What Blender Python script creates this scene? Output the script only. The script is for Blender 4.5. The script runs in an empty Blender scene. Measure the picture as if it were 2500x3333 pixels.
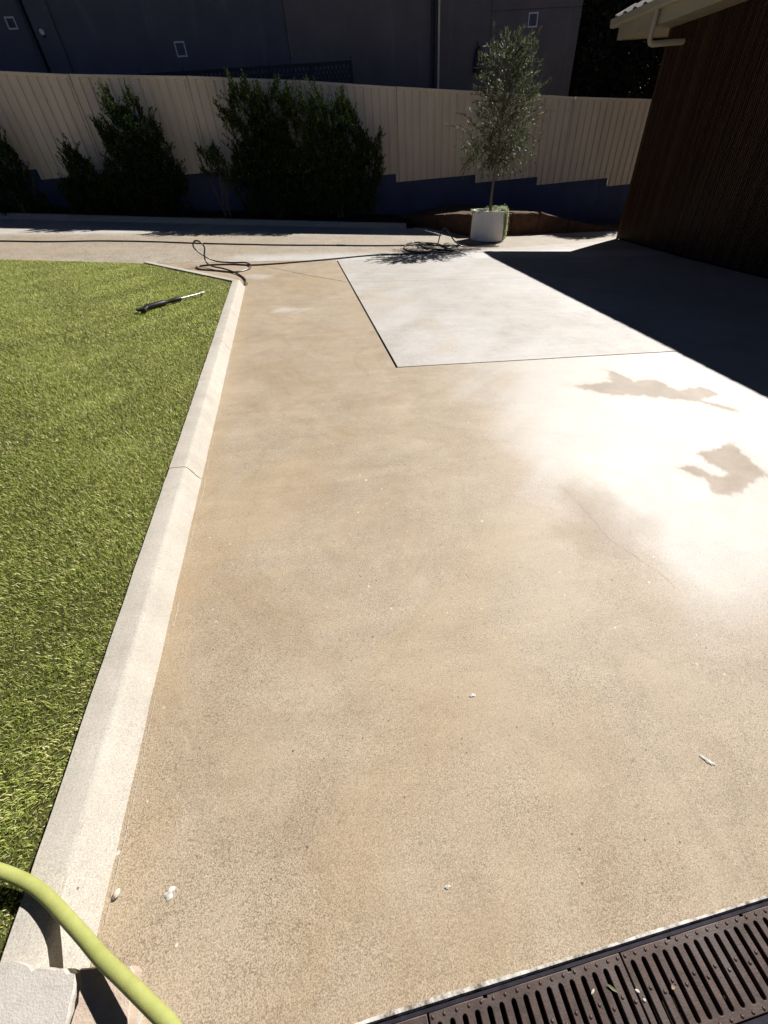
import bpy, bmesh, math, random
import numpy as np
from mathutils import Vector, Matrix

S = bpy.context.scene
COL = S.collection
R = math.radians
PI = math.pi

# ------------------------------------------------------------------ camera
# world: X runs along the boundary fence, Y away from the viewer towards it, Z up.
cam = bpy.data.cameras.new('camera')
cam.sensor_fit = 'HORIZONTAL'; cam.sensor_width = 36.0
cam.lens = 36.0 * 1320.0 / 2500.0
cam.clip_start = 0.03; cam.clip_end = 600
cam_o = bpy.data.objects.new('camera', cam); COL.objects.link(cam_o)
_pitch, _roll, _yaw = 0.7145998, -0.0902366, 0.1342911
r0 = Vector((1, 0, 0)); f0 = Vector((0, math.cos(_pitch), -math.sin(_pitch))); u0 = r0.cross(f0)
cr = math.cos(_roll) * r0 + math.sin(_roll) * u0
cu = -math.sin(_roll) * r0 + math.cos(_roll) * u0
yaw = Matrix.Rotation(-_yaw, 3, 'Z')
cr, cu, cf = yaw @ cr, yaw @ cu, yaw @ f0
m = Matrix((cr, cu, -cf)).transposed().to_4x4()
m.translation = Vector((0, 0, 1.5))
cam_o.matrix_world = m
S.camera = cam_o

# ------------------------------------------------------------------ sky, sun, exposure
SUN_EL, SUN_AZ = 40.0, 54.8           # azimuth clockwise from +Y
w = bpy.data.worlds.new('World'); S.world = w; w.use_nodes = True
wn = w.node_tree.nodes; sky = wn.new('ShaderNodeTexSky'); sky.sky_type = 'NISHITA'
sky.sun_disc = False; sky.sun_elevation = R(SUN_EL); sky.sun_rotation = R(SUN_AZ)
sky.air_density = 0.16; sky.dust_density = 0.05; sky.ozone_density = 1.5; sky.altitude = 400
w.node_tree.links.new(sky.outputs[0], wn['Background'].inputs[0])
wn['Background'].inputs[1].default_value = 0.05
sun = bpy.data.lights.new('sun', 'SUN'); sun.energy = 5.0; sun.angle = R(0.53); sun.color = (1.0, 0.968, 0.925)
sun_o = bpy.data.objects.new('sun', sun); COL.objects.link(sun_o)
sd = Vector((-math.sin(R(SUN_AZ)) * math.cos(R(SUN_EL)), -math.cos(R(SUN_AZ)) * math.cos(R(SUN_EL)), -math.sin(R(SUN_EL))))
sun_o.rotation_euler = sd.to_track_quat('-Z', 'Y').to_euler()
sun_o.location = (12, 12, 14)
S.view_settings.view_transform = 'Standard'; S.view_settings.look = 'None'
S.view_settings.gamma = 1.0; S.view_settings.use_curve_mapping = False
S.view_settings.exposure = 0.68
S.cycles.max_bounces = 6

# ------------------------------------------------------------------ helpers
def gz(x, y):
    """height of the paved ground: falls to the right, rises a little towards the fence"""
    return -0.085 * x + 0.02 * y + np.maximum(0, y - 9) * np.maximum(0, 0.045 - 0.003 * x)
def gzf(x, y):
    return float(gz(np.float64(x), np.float64(y)))

def tag(o, label=None, cat=None, group=None, kind=None):
    if label: o['label'] = label
    if cat: o['category'] = cat
    if group: o['group'] = group
    if kind: o['kind'] = kind
    return o
def empty(name, loc=(0, 0, 0), rot=(0, 0, 0)):
    o = bpy.data.objects.new(name, None); COL.objects.link(o)
    o.location = loc; o.rotation_euler = rot; o.empty_display_size = 0.1
    return o
def link(name, me, parent=None, mat=None, loc=None, rot=None):
    o = bpy.data.objects.new(name, me); COL.objects.link(o)
    if parent: o.parent = parent
    if mat is not None and not me.materials: me.materials.append(mat)
    if loc is not None: o.location = loc
    if rot is not None: o.rotation_euler = rot
    return o
def smooth(me, ang=None):
    me.polygons.foreach_set('use_smooth', [True] * len(me.polygons))
    if ang is not None:
        me.set_sharp_from_angle(angle=R(ang))
    return me

class MB:
    """collects simple shapes; build() links them as ONE mesh"""
    def __init__(s): s.v = []; s.f = []
    def add(s, vs, fs):
        n = len(s.v); s.v += [tuple(v) for v in vs]; s.f += [tuple(i + n for i in f) for f in fs]; return s
    def box(s, x0, x1, y0, y1, z0, z1):
        vs = [(x0,y0,z0),(x1,y0,z0),(x1,y1,z0),(x0,y1,z0),(x0,y0,z1),(x1,y0,z1),(x1,y1,z1),(x0,y1,z1)]
        return s.add(vs, [(0,3,2,1),(4,5,6,7),(0,1,5,4),(1,2,6,5),(2,3,7,6),(3,0,4,7)])
    def hexa(s, lo, hi):
        """prism between two equal rings (bottom, top)"""
        n = len(lo)
        fs = [tuple(range(n - 1, -1, -1)), tuple(range(n, 2 * n))]
        for i in range(n):
            j = (i + 1) % n; fs.append((i, j, n + j, n + i))
        return s.add(list(lo) + list(hi), fs)
    def tube(s, pts, r, n=8, cap=True):
        pts = [Vector(p) for p in pts]; m_ = len(pts)
        rs = r if isinstance(r, (list, tuple)) else [r] * m_
        base = len(s.v); up = None; fs = []; vs = []
        for i, p in enumerate(pts):
            d = (pts[min(i + 1, m_ - 1)] - pts[max(i - 1, 0)])
            d = d.normalized() if d.length > 1e-9 else Vector((0, 0, 1))
            if up is None:
                a = Vector((0, 0, 1)) if abs(d.z) < .9 else Vector((1, 0, 0)); up = (a - d * a.dot(d)).normalized()
            else:
                up = up - d * up.dot(d); up = up.normalized() if up.length > 1e-6 else d.orthogonal().normalized()
            b = d.cross(up)
            for k in range(n):
                t = 2 * PI * k / n; vs.append(p + (up * math.cos(t) + b * math.sin(t)) * rs[i])
        for i in range(m_ - 1):
            for k in range(n):
                k2 = (k + 1) % n; fs.append((i * n + k, i * n + k2, (i + 1) * n + k2, (i + 1) * n + k))
        if cap:
            fs.append(tuple(range(n - 1, -1, -1))); fs.append(tuple(range((m_ - 1) * n, m_ * n)))
        return s.add(vs, fs)
    def lathe(s, prof, n=24, c=(0, 0, 0)):
        """prof: list of (radius, z)"""
        vs = []; fs = []
        for (r, z) in prof:
            for k in range(n):
                t = 2 * PI * k / n; vs.append((c[0] + r * math.cos(t), c[1] + r * math.sin(t), c[2] + z))
        for i in range(len(prof) - 1):
            for k in range(n):
                k2 = (k + 1) % n; fs.append((i * n + k, i * n + k2, (i + 1) * n + k2, (i + 1) * n + k))
        fs.append(tuple(range(n - 1, -1, -1))); fs.append(tuple(range((len(prof) - 1) * n, len(prof) * n)))
        return s.add(vs, fs)
    def mesh(s, name):
        me = bpy.data.meshes.new(name); me.from_pydata(s.v, [], s.f); me.update(); return me
    def build(s, name, mat, parent=None, sm=None, loc=None, rot=None, bevel=0):
        me = s.mesh(name)
        if bevel:
            bm = bmesh.new(); bm.from_mesh(me)
            bmesh.ops.bevel(bm, geom=[e for e in bm.edges if len(e.link_faces) == 2 and e.calc_face_angle(0) > .5], offset=bevel, segments=2, affect='EDGES', profile=.6)
            bm.to_mesh(me); bm.free()
        if sm is not None: smooth(me, sm)
        return link(name, me, parent, mat, loc, rot)

def spline(pts, n=10):
    """Catmull-Rom through the points"""
    P = [Vector(p) for p in pts]; out = []
    P = [P[0] * 2 - P[1]] + P + [P[-1] * 2 - P[-2]]
    for i in range(1, len(P) - 2):
        a, b, c, d = P[i - 1:i + 3]
        for k in range(n):
            t = k / n
            out.append(0.5 * ((2 * b) + (c - a) * t + (2 * a - 5 * b + 4 * c - d) * t * t + (3 * b - a - 3 * c + d) * t ** 3))
    out.append(P[-2]); return out

# ------------------------------------------------------------------ material helpers
class NT:
    def __init__(s, name, rough=.7, spec=.4):
        s.m = bpy.data.materials.new(name); s.m.use_nodes = True
        s.t = s.m.node_tree; s.n = s.t.nodes; s.b = s.n['Principled BSDF']
        s.b.inputs['Roughness'].default_value = rough; s.b.inputs['Specular IOR Level'].default_value = spec
        s._pos = None
    def L(s, a, b): s.t.links.new(a, b)
    def pos(s):
        if s._pos is None: s._pos = s.n.new('ShaderNodeNewGeometry').outputs['Position']
        return s._pos
    def obj(s): return s.n.new('ShaderNodeTexCoord').outputs['Object']
    def mapv(s, v, scale=(1, 1, 1), rot=(0, 0, 0)):
        n = s.n.new('ShaderNodeMapping'); s.L(v, n.inputs[0]); n.inputs['Scale'].default_value = scale; n.inputs['Rotation'].default_value = rot
        return n.outputs[0]
    def noise(s, v, scale, detail=4, rough=.6, dist=0):
        n = s.n.new('ShaderNodeTexNoise'); s.L(v, n.inputs['Vector']); n.inputs['Scale'].default_value = scale
        n.inputs['Detail'].default_value = detail; n.inputs['Roughness'].default_value = rough; n.inputs['Distortion'].default_value = dist
        return n.outputs['Fac']
    def voro(s, v, scale, feat='F1', out='Distance', rnd=1.0):
        n = s.n.new('ShaderNodeTexVoronoi'); n.feature = feat; s.L(v, n.inputs['Vector']); n.inputs['Scale'].default_value = scale
        n.inputs['Randomness'].default_value = rnd
        return n.outputs[out]
    def ramp(s, fac, stops):
        n = s.n.new('ShaderNodeValToRGB'); s.L(fac, n.inputs[0]); e = n.color_ramp.elements
        e[0].position, e[1].position = stops[0][0], stops[-1][0]
        def c(v): return (v, v, v, 1) if isinstance(v, (int, float)) else (*v, 1)
        e[0].color, e[1].color = c(stops[0][1]), c(stops[-1][1])
        for p, v in stops[1:-1]: x = e.new(p); x.color = c(v)
        return n.outputs[0]
    def mix(s, fac, a, b, mode='MIX'):
        n = s.n.new('ShaderNodeMix'); n.data_type = 'RGBA'; n.blend_type = mode
        for i, v in ((0, fac), (6, a), (7, b)):
            if hasattr(v, 'links'): s.L(v, n.inputs[i])
            elif isinstance(v, (int, float)): n.inputs[i].default_value = v if i == 0 else (v, v, v, 1)
            else: n.inputs[i].default_value = (*v, 1)
        return n.outputs[2]
    def math(s, op, a, b=0.0, c=None, clamp=False):
        n = s.n.new('ShaderNodeMath'); n.operation = op; n.use_clamp = clamp
        for i, v in enumerate((a, b, c)):
            if v is None: continue
            if hasattr(v, 'links'): s.L(v, n.inputs[i])
            else: n.inputs[i].default_value = v
        return n.outputs[0]
    def sep(s, v):
        n = s.n.new('ShaderNodeSeparateXYZ'); s.L(v, n.inputs[0]); return n.outputs
    def attr(s, name, out='Fac'):
        n = s.n.new('ShaderNodeAttribute'); n.attribute_name = name; return n.outputs[out]
    def bump(s, h, strength=.3, dist=.01):
        n = s.n.new('ShaderNodeBump'); s.L(h, n.inputs['Height']); n.inputs['Strength'].default_value = strength; n.inputs['Distance'].default_value = dist
        s.L(n.outputs[0], s.b.inputs['Normal'])
    def col(s, v):
        if hasattr(v, 'links'): s.L(v, s.b.inputs['Base Color'])
        else: s.b.inputs['Base Color'].default_value = (*v, 1)
        return s
    def rough(s, v): s.L(v, s.b.inputs['Roughness'])
def plain(name, col, rough=.6, spec=.4, metal=0, var=.25, scale=8, bump=0, bscale=60):
    """one paint or material with slight uneven tone and fine relief"""
    t = NT(name, rough, spec); t.b.inputs['Metallic'].default_value = metal
    v = t.obj(); n = t.noise(v, scale, 5, .65)
    lo = tuple(c * (1 - var) for c in col); hi = tuple(min(1, c * (1 + var)) for c in col)
    t.col(t.ramp(n, [(.3, lo), (.7, hi)]))
    if bump: t.bump(t.noise(v, bscale, 3), bump, .004)
    return t.m

def concrete(name, c1, c2, c3, speck=.5, spots=True, rbase=.5, stain_glare=False, brush=0, agg=300, pits=.08, spec=.45):
    t = NT(name, rbase, spec); P = t.pos()
    big = t.noise(P, .8, 8, .62, 1.1); mid = t.noise(P, 4.2, 8, .68, .5)
    col = t.mix(t.ramp(big, [(.34, 0), (.66, 1)]), c1, c2)
    col = t.mix(t.math('MULTIPLY', t.ramp(mid, [(.45, 0), (.68, 1)]), .6), col, c3)
    # water marks: blotches with a drying edge
    wm_ = t.noise(P, 1.15, 6, .55, .8)
    edge = t.ramp(wm_, [(.470, 0), (.492, 1), (.498, 1), (.53, 0)])
    col = t.mix(t.math('MULTIPLY', edge, .15), col, tuple(x * .55 for x in c1))
    col = t.mix(t.math('MULTIPLY', t.ramp(wm_, [(.498, 0), (.52, 1)]), .18), col, c2)
    broom = t.noise(t.mapv(P, (1.2, 9, 1), (0, 0, .05)), 1.0, 6, .7)
    col = t.mix(1.0, col, t.ramp(broom, [(.3, .90), (.7, 1.06)]), 'MULTIPLY')
    # exposed sand grains and small pits
    g1 = t.noise(P, agg, 2, .75); g3 = t.noise(P, agg * .42, 2, .7)
    dens = t.ramp(t.noise(P, 2.6, 5, .65), [(.35, .45), (.65, 1.0)])
    grain = t.math('MULTIPLY', t.ramp(g1, [(.47, 0), (.60, 1)]), t.math('MULTIPLY', dens, speck))
    col = t.mix(grain, col, tuple(x * .30 for x in c1))
    col = t.mix(t.math('MULTIPLY', t.ramp(g3, [(.56, 0), (.66, 1)]), t.math('MULTIPLY', dens, speck * .8)), col, tuple(x * .36 for x in c1))
    col = t.mix(t.math('MULTIPLY', t.ramp(g1, [(.30, 1), (.43, 0)]), .6 * speck), col, tuple(min(.8, x * 1.5) for x in c2))
    pd = t.voro(P, 30, 'F1', 'Distance'); pr = t.sep(t.voro(P, 30, 'F1', 'Color'))[0]
    pit = t.math('LESS_THAN', pd, t.math('MULTIPLY', t.math('POWER', pr, 3.0), pits * 1.6))
    col = t.mix(t.math('MULTIPLY', pit, .8), col, (.075, .055, .04))
    if spots:
        wv = t.voro(P, 5.5, 'F1', 'Distance'); rr = t.sep(t.voro(P, 5.5, 'F1', 'Color'))[0]
        spot = t.math('LESS_THAN', t.math('ADD', wv, t.math('MULTIPLY', t.noise(P, 60, 3), .03)), t.math('MULTIPLY', rr, .062))
        col = t.mix(t.math('MULTIPLY', spot, t.ramp(t.noise(P, 1.3, 2), [(.47, 0), (.54, .7)])), col, (.66, .62, .55))
        w2 = t.voro(P, 15, 'F1', 'Distance'); r2 = t.sep(t.voro(P, 15, 'F1', 'Color'))[1]
        sp2 = t.math('LESS_THAN', w2, t.math('MULTIPLY', r2, .10))
        col = t.mix(t.math('MULTIPLY', sp2, t.ramp(t.noise(P, .8, 2), [(.47, 0), (.54, .7)])), col, (.66, .62, .54))
    if stain_glare:
        # damp marks, drip stains and bleached areas plus painted sun glare carried on the slab as point data
        damp = t.attr('damp'); pale = t.attr('pale'); rust = t.attr('rust')
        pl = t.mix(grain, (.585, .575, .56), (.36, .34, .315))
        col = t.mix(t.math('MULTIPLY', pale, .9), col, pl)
        col = t.mix(rust, col, t.mix(grain, (.40, .285, .15), (.20, .14, .08)))
        col = t.mix(t.math('MULTIPLY', damp, .9), col, t.mix(t.math('MAXIMUM', grain, t.math('MULTIPLY', t.ramp(mid, [(.4, 0), (.7, 1)]), .5)), (.31, .235, .165), (.17, .125, .085)))
        ro = t.math('ADD', t.ramp(mid, [(.3, rbase - .05), (.7, rbase + .05)]), t.math('MULTIPLY', damp, .14))
        ro = t.math('SUBTRACT', ro, t.math('MULTIPLY', pale, .10))
        t.rough(ro)
    else:
        t.rough(t.ramp(mid, [(.3, rbase - .06), (.7, rbase + .1)]))
    t.col(col)
    h = t.math('ADD', t.math('MULTIPLY', g1, .5), t.math('MULTIPLY', t.noise(P, 60, 5, .75), .25))
    h = t.math('SUBTRACT', h, t.math('MULTIPLY', pit, .6))
    if brush:
        bn = t.noise(t.mapv(P, (220, 7, 7)), 1.0, 2)
        h = t.math('ADD', h, t.math('MULTIPLY', bn, brush))
    t.bump(h, .32, .004)
    return t.m

# ================================================================== materials
M = {}
M['drive'] = concrete('washed_concrete', (.362, .272, .176), (.43, .35, .255), (.475, .395, .29), speck=.8, stain_glare=True, rbase=.62, spec=.42)
M['pale_drive'] = concrete('pale_cleaned_concrete', (.44, .405, .365), (.475, .44, .40), (.41, .375, .335), speck=.7, stain_glare=True, rbase=.66, agg=170)
M['path'] = concrete('aggregate_path_concrete', (.36, .30, .225), (.42, .37, .295), (.48, .43, .355), speck=1.0, stain_glare=True, rbase=.7, agg=72)
M['kerb'] = concrete('kerb_concrete', (.45, .41, .35), (.50, .46, .395), (.41, .37, .31), speck=.45, spots=False, rbase=.78, brush=.5, pits=.06, spec=.3)
M['base'] = plain('dark_joint_bed', (.03, .025, .02), .9, .2)
M['foam'] = plain('black_joint_filler', (.012, .011, .010), .85, .2, var=.4, scale=30, bump=.5)
M['earth'] = plain('bare_earth', (.12, .085, .055), .95, .1, var=.4, scale=3, bump=.6, bscale=20)
M['mulch'] = plain('dark_mulch', (.045, .03, .02), .95, .1, var=.5, scale=12, bump=.8, bscale=40)
M['chip'] = plain('bark_chip', (.10, .065, .04), .9, .1, var=.6, scale=3)
M['hair'] = plain('hairline_crack', (.25, .20, .155), .95, .05)
M['crack'] = plain('crack_dirt', (.10, .075, .055), .95, .05)
M['white'] = plain('white_residue', (.72, .70, .66), .8, .3, var=.12, scale=60, bump=.6, bscale=220)
M['thatch'] = plain('grass_thatch', (.06, .06, .02), .95, .1, var=.5, scale=25, bump=.7, bscale=120)

# ================================================================== the ground
def hash01(*a): return random.Random(str(a)).random()
def wob(x, y, k):
    return np.sin(x * 3.1 * k + y * 1.7 * k + k) * .5 + np.sin(x * 7.3 * k - y * 5.1 * k + 2.1) * .3 + np.sin(-x * 13.7 * k + y * 11.9 * k + 4.4) * .2
def poly_sd(px, py, poly):
    """signed distance to a polygon, negative inside"""
    d = np.full(px.shape, 1e9); inside = np.zeros(px.shape, bool); n = len(poly)
    for i in range(n):
        ax, ay = poly[i]; bx, by = poly[(i + 1) % n]
        ex, ey = bx - ax, by - ay; t = np.clip(((px - ax) * ex + (py - ay) * ey) / (ex * ex + ey * ey + 1e-12), 0, 1)
        d = np.minimum(d, np.hypot(px - ax - t * ex, py - ay - t * ey))
        c = ((ay > py) != (by > py)) & (px < (bx - ax) * (py - ay) / ((by - ay) if by != ay else 1e-9) + ax)
        inside ^= c
    return np.where(inside, -d, d)
def sstep(a, b, x):
    t = np.clip((x - a) / (b - a), 0, 1); return t * t * (3 - 2 * t)
PATCH1 = [(2.18,3.065),(2.585,3.123),(2.706,3.363),(2.782,3.329),(2.81,3.069),(3.041,3.096),(3.09,2.849),(3.35,2.887),(3.378,2.73),(3.148,2.64),(3.323,2.444),(3.236,2.41),(3.076,2.6),(2.706,2.779),(2.409,2.861)]
PATCH2 = [(2.156,1.804),(2.339,1.812),(2.357,1.677),(2.479,1.674),(2.451,1.894),(2.452,1.925),(2.833,2.027),(2.783,1.797),(2.718,1.634),(2.551,1.547),(2.264,1.488),(2.209,1.529),(2.264,1.657)]
PATCH3 = [(1.328,1.764),(1.624,1.696),(1.596,1.494),(1.728,1.384),(1.689,1.309),(1.372,1.177),(1.196,1.196),(1.116,1.383),(1.236,1.47)]
def stains_and_glare(me, X, Y):
    x = X + .022 * wob(X, Y, 5) + .012 * wob(Y, X, 17); y = Y + .022 * wob(Y, X, 6) + .012 * wob(X, Y, 19)
    d = np.zeros(X.shape)
    d = np.maximum(d, .9 * sstep(.02, -.03, poly_sd(x, y, PATCH1)))
    d = np.maximum(d, .95 * sstep(.015, -.03, poly_sd(x, y, PATCH2)))
    d = np.maximum(d, .22 * sstep(.12, -.05, poly_sd(x + .03, y - .02, PATCH1)))
    d = np.maximum(d, .22 * sstep(.10, -.05, poly_sd(x - .03, y + .02, PATCH2)))
    d = np.maximum(d, .42 * sstep(.08, -.10, poly_sd(x, y, PATCH3)))
    pale = .55 * sstep(.95, 1.75, X + .28 * wob(X, Y, .8) + .10 * wob(Y, X, 2.6) - .12 * np.abs(Y - 1.9)) * sstep(.45, 1.0, Y + .1 * wob(X, Y, 1.5))  # sun glare painted as a whitened area, right of the foreground slab
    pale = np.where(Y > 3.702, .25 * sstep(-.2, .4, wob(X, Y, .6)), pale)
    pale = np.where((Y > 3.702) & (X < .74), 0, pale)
    pale = np.maximum(pale, .5 * sstep(.14, .0, np.hypot((x + .15) * .6, y - 5.75) - .04 + .08 * wob(X, Y, 2.5)))          # scraped pale marks
    pale = np.maximum(pale, .4 * sstep(.12, .0, np.hypot((x + .62) * .5, (y - 7.7)) - .06 + .06 * wob(X, Y, 3)))
    far = Y > 8.92; yy = Y + .06 * wob(X, Y, .5)
    pale = np.where(far, .75 * np.maximum(sstep(11.25, 11.6, yy), sstep(9.75, 9.2, yy) * sstep(-1.6, -.6, X)), pale)
    d = np.where(far, .30 * sstep(9.4, 9.8, yy) * sstep(11.5, 11.1, yy), d)
    rust = .42 * sstep(-.62, -.77, X + .05 * wob(X, Y, 2.2)) * (Y < 7.2) * (.55 + .45 * wob(X, Y, 1.1))
    rust = np.maximum(rust, .24 * sstep(.25, .75, wob(X, Y, .55) + .25 * wob(Y, X, 2.1)) * (X < 1.6))
    for nm, a in (('damp', d), ('pale', pale), ('rust', np.clip(rust, 0, 1))):
        at = me.attributes.new(nm, 'FLOAT', 'POINT'); at.data.foreach_set('value', a.astype(np.float32).ravel())

def slab(name, xs, ys, keep, mat, parent, off=0.0, thick=.11, shift=None):
    """a concrete slab: a grid over xs by ys (cells kept where keep(x,y)), sheer edges, following the fall of the ground"""
    xs = np.asarray(xs, float); ys = np.asarray(ys, float)
    X, Y = np.meshgrid(xs, ys, indexing='ij')
    if shift is not None: X, Y = shift(X, Y)
    Z = gz(X, Y) + off + .0012 * wob(X, Y, 1.3)
    nx, ny = X.shape; V = np.stack([X, Y, Z], -1).reshape(-1, 3)
    idx = np.arange(nx * ny).reshape(nx, ny)
    xc = (xs[1:] + xs[:-1]) / 2; yc = (ys[1:] + ys[:-1]) / 2
    K = np.array([[bool(keep(a, b)) for b in yc] for a in xc]) if keep else np.ones((nx - 1, ny - 1), bool)
    I, J = np.nonzero(K)
    F = [tuple(f) for f in np.stack([idx[I, J], idx[I + 1, J], idx[I + 1, J + 1], idx[I, J + 1]], -1).tolist()]
    used = np.zeros(nx * ny, bool)
    used[np.array(F).ravel()] = True
    ren = -np.ones(nx * ny, int); ren[used] = np.arange(used.sum())
    V = V[used]; F = [tuple(int(ren[i]) for i in f) for f in F]
    # sheer sides
    cnt = {}
    for f in F:
        for a, b in zip(f, f[1:] + f[:1]):
            if (b, a) in cnt: del cnt[(b, a)]
            else: cnt[(a, b)] = 1
    n0 = len(V); low = {}; extra = []
    for (a, b) in cnt:
        for q in (a, b):
            if q not in low: low[q] = n0 + len(extra); extra.append(V[q] - [0, 0, thick])
    F += [(b, a, low[a], low[b]) for (a, b) in cnt]
    if extra: V = np.vstack([V, np.array(extra)])
    me = bpy.data.meshes.new(name); me.from_pydata(V.tolist(), [], F); me.update()
    stains_and_glare(me, V[:, 0], V[:, 1])
    return link(name, me, parent, mat)
def lin(a, b, st): return np.linspace(a, b, max(2, int(round((b - a) / st)) + 1))

# the land everything stands on
ground = MB(); gx = [-120, -40, -14, -6, 0, 6, 14, 40, 120]; gy = [-60, -20, -6, 0, 6, 9, 12, 14, 18, 40, 120]
vs = [(x, y, (-.085 * max(-16, min(16, x)) + .02 * max(-8, min(18, y)) + float(np.maximum(0, min(y, 14) - 9) * np.maximum(0, .045 - .003 * max(-14, min(14, x))))) - .16) for x in gx for y in gy]
n_ = len(gy)
ground.add(vs, [(i * n_ + j, (i + 1) * n_ + j, (i + 1) * n_ + j + 1, i * n_ + j + 1) for i in range(len(gx) - 1) for j in range(n_ - 1)])
tag(ground.build('ground', M['earth']), kind='structure', label='bare earth under the paving and garden')

# driveway: a dark bed with the concrete slabs as pieces on it
bed = MB()
bx_ = list(np.linspace(-9, 12.4, 30)); by_ = list(np.linspace(-.03, 13.0, 24))
bed.add([(x, y, gzf(x, y) - .07) for x in bx_ for y in by_], [(i * 24 + j, (i + 1) * 24 + j, (i + 1) * 24 + j + 1, i * 24 + j + 1) for i in range(29) for j in range(23)])
drive = tag(bed.build('driveway', M['base']), kind='structure', label='concrete driveway falling gently to the right, laid in several slabs')
JX = .735
xs = np.concatenate([lin(-9, -2.6, .8)[:-1], lin(-2.6, JX, .045)[:-1], lin(JX, 2.1, .03)[:-1], lin(2.1, 3.45, .014)[:-1], lin(3.45, 4.0, .03)[:-1], lin(4.0, 12.0, .4)])
ys = np.concatenate([lin(-.037, 1.4, .03)[:-1], lin(1.4, 3.4, .014)[:-1], lin(3.4, 3.70, .03)[:-1], lin(3.700, 8.905, .05)])
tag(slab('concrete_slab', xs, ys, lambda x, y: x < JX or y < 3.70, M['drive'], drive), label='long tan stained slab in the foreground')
xs = np.concatenate([lin(JX + .022, 4.2, .06)[:-1], lin(4.2, 12.0, .4)])
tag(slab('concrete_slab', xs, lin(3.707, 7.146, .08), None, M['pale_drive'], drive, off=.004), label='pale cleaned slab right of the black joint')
def sh2(X, Y):
    f = (Y - 7.151) / (8.88 - 7.151); top = 8.875 + .26 * (X - .757) * (X < 8) + .26 * 7.243 * (X >= 8)
    return X, 7.151 + f * (top - 7.151)
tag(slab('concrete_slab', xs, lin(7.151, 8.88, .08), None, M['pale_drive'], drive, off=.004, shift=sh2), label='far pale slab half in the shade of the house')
# path along the fence, cut into bays
def near_y(x): return np.where(x < .745, 8.915, 8.888 + .26 * (np.minimum(x, 8) - .745))
def far_y(x): return np.where(x < 3.0, 12.42 - .075 * x + .01, 12.4)
def bay(x0a, x0b, x1a, x1b):
    def f(X, Y):
        u = X; v = Y
        x = (x0a + (x1a - x0a) * u) * (1 - v) + (x0b + (x1b - x0b) * u) * v
        return x, near_y(x) * (1 - v) + far_y(x) * v
    return f
for (a, b, c, d, nm) in ((-9.0, -9.0, -2.43, -2.16, 'left bay of the path along the fence'), (-2.424, -2.154, 4.28, 2.97, 'middle bay of the path with the black hose'), (4.288, 2.978, 12.0, 12.0, 'right bay of the path under the white pot')):
    tag(slab('path_slab', np.linspace(0, 1, 60), np.linspace(0, 1, 36), None, M['path'], drive, shift=bay(a, b, c, d), off=.001), label=nm)
# black filler standing in the long joint, broken in places
fl = MB(); y = 3.74
rng = random.Random(4)
while y < 8.85:
    l = rng.uniform(.35, .9); y2 = min(y + l, 8.86); h = rng.uniform(-.012, .002)
    fl.hexa([(JX + .004, y, gzf(JX, y) - .06), (JX + .019, y, gzf(JX, y) - .06), (JX + .019, y2, gzf(JX, y2) - .06), (JX + .004, y2, gzf(JX, y2) - .06)],
            [(JX + .005, y, gzf(JX, y) + h), (JX + .018, y, gzf(JX, y) + h), (JX + .018, y2, gzf(JX, y2) + h), (JX + .005, y2, gzf(JX, y2) + h)])
    y = y2 + rng.uniform(.0, .03)
fl.build('joint_filler', M['foam'], drive)
# cracks and saw cuts
def ribbon(name, pts, wd, mat, parent, off=.004, jit=.0, step=.03, seed=1):
    rg = random.Random(seed); P = []
    for (a, b) in zip(pts[:-1], pts[1:]):
        n = max(1, int(math.hypot(b[0] - a[0], b[1] - a[1]) / step))
        for k in range(n):
            t = k / n; P.append((a[0] + (b[0] - a[0]) * t + rg.uniform(-jit, jit), a[1] + (b[1] - a[1]) * t + rg.uniform(-jit, jit)))
    P.append(pts[-1]); mb = MB(); vs = []
    for i, p in enumerate(P):
        a = P[max(i - 1, 0)]; b = P[min(i + 1, len(P) - 1)]; dx, dy = b[0] - a[0], b[1] - a[1]; l = math.hypot(dx, dy) or 1
        ww = wd * rg.uniform(.5, 1.3) / 2 if jit else wd / 2
        for sg in (-1, 1):
            x, y = p[0] - dy / l * ww * sg, p[1] + dx / l * ww * sg
            vs.append((x, y, gzf(x, y) + off))
    mb.add(vs, [(2 * i, 2 * i + 1, 2 * i + 3, 2 * i + 2) for i in range(len(P) - 1)])
    return mb.build(name, mat, parent)
ribbon('crack', [(1.338,1.762),(1.356,1.551),(1.358,1.421),(1.353,1.29),(1.407,1.147),(1.463,1.0),(1.463,.934)], .0009, M['hair'], drive, jit=.004, off=.002)
ribbon('saw_cut', [(-.62, 8.56), (.077, 7.76), (.733, 7.16)], .009, M['crack'], drive, jit=.003, off=.003)

M['efflo'] = plain('pale_lime_residue', (.50, .46, .39), .9, .2, var=.2, scale=40)
rg = random.Random(15); y = .25
while y < 6.8:
    l = rg.uniform(.15, .6); x = -.778 + rg.uniform(-.004, .006); x -= .012 * (y / 6.8)
    ribbon('residue_line', [(x, y), (x + rg.uniform(-.004, .006), y + l * .5), (x, y + l)], rg.uniform(.0012, .003), M['efflo'], drive, jit=.0015, off=.0025, step=.02, seed=int(y * 100))
    y += l + rg.uniform(.02, .3)
# garage floor edge behind the drain
g_ = slab('garage_slab', lin(-3, 7, .5), lin(-4, -.222, .4), None, M['drive'], None, off=0)
tag(g_, kind='structure', label='concrete slab behind the grated drain')

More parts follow.
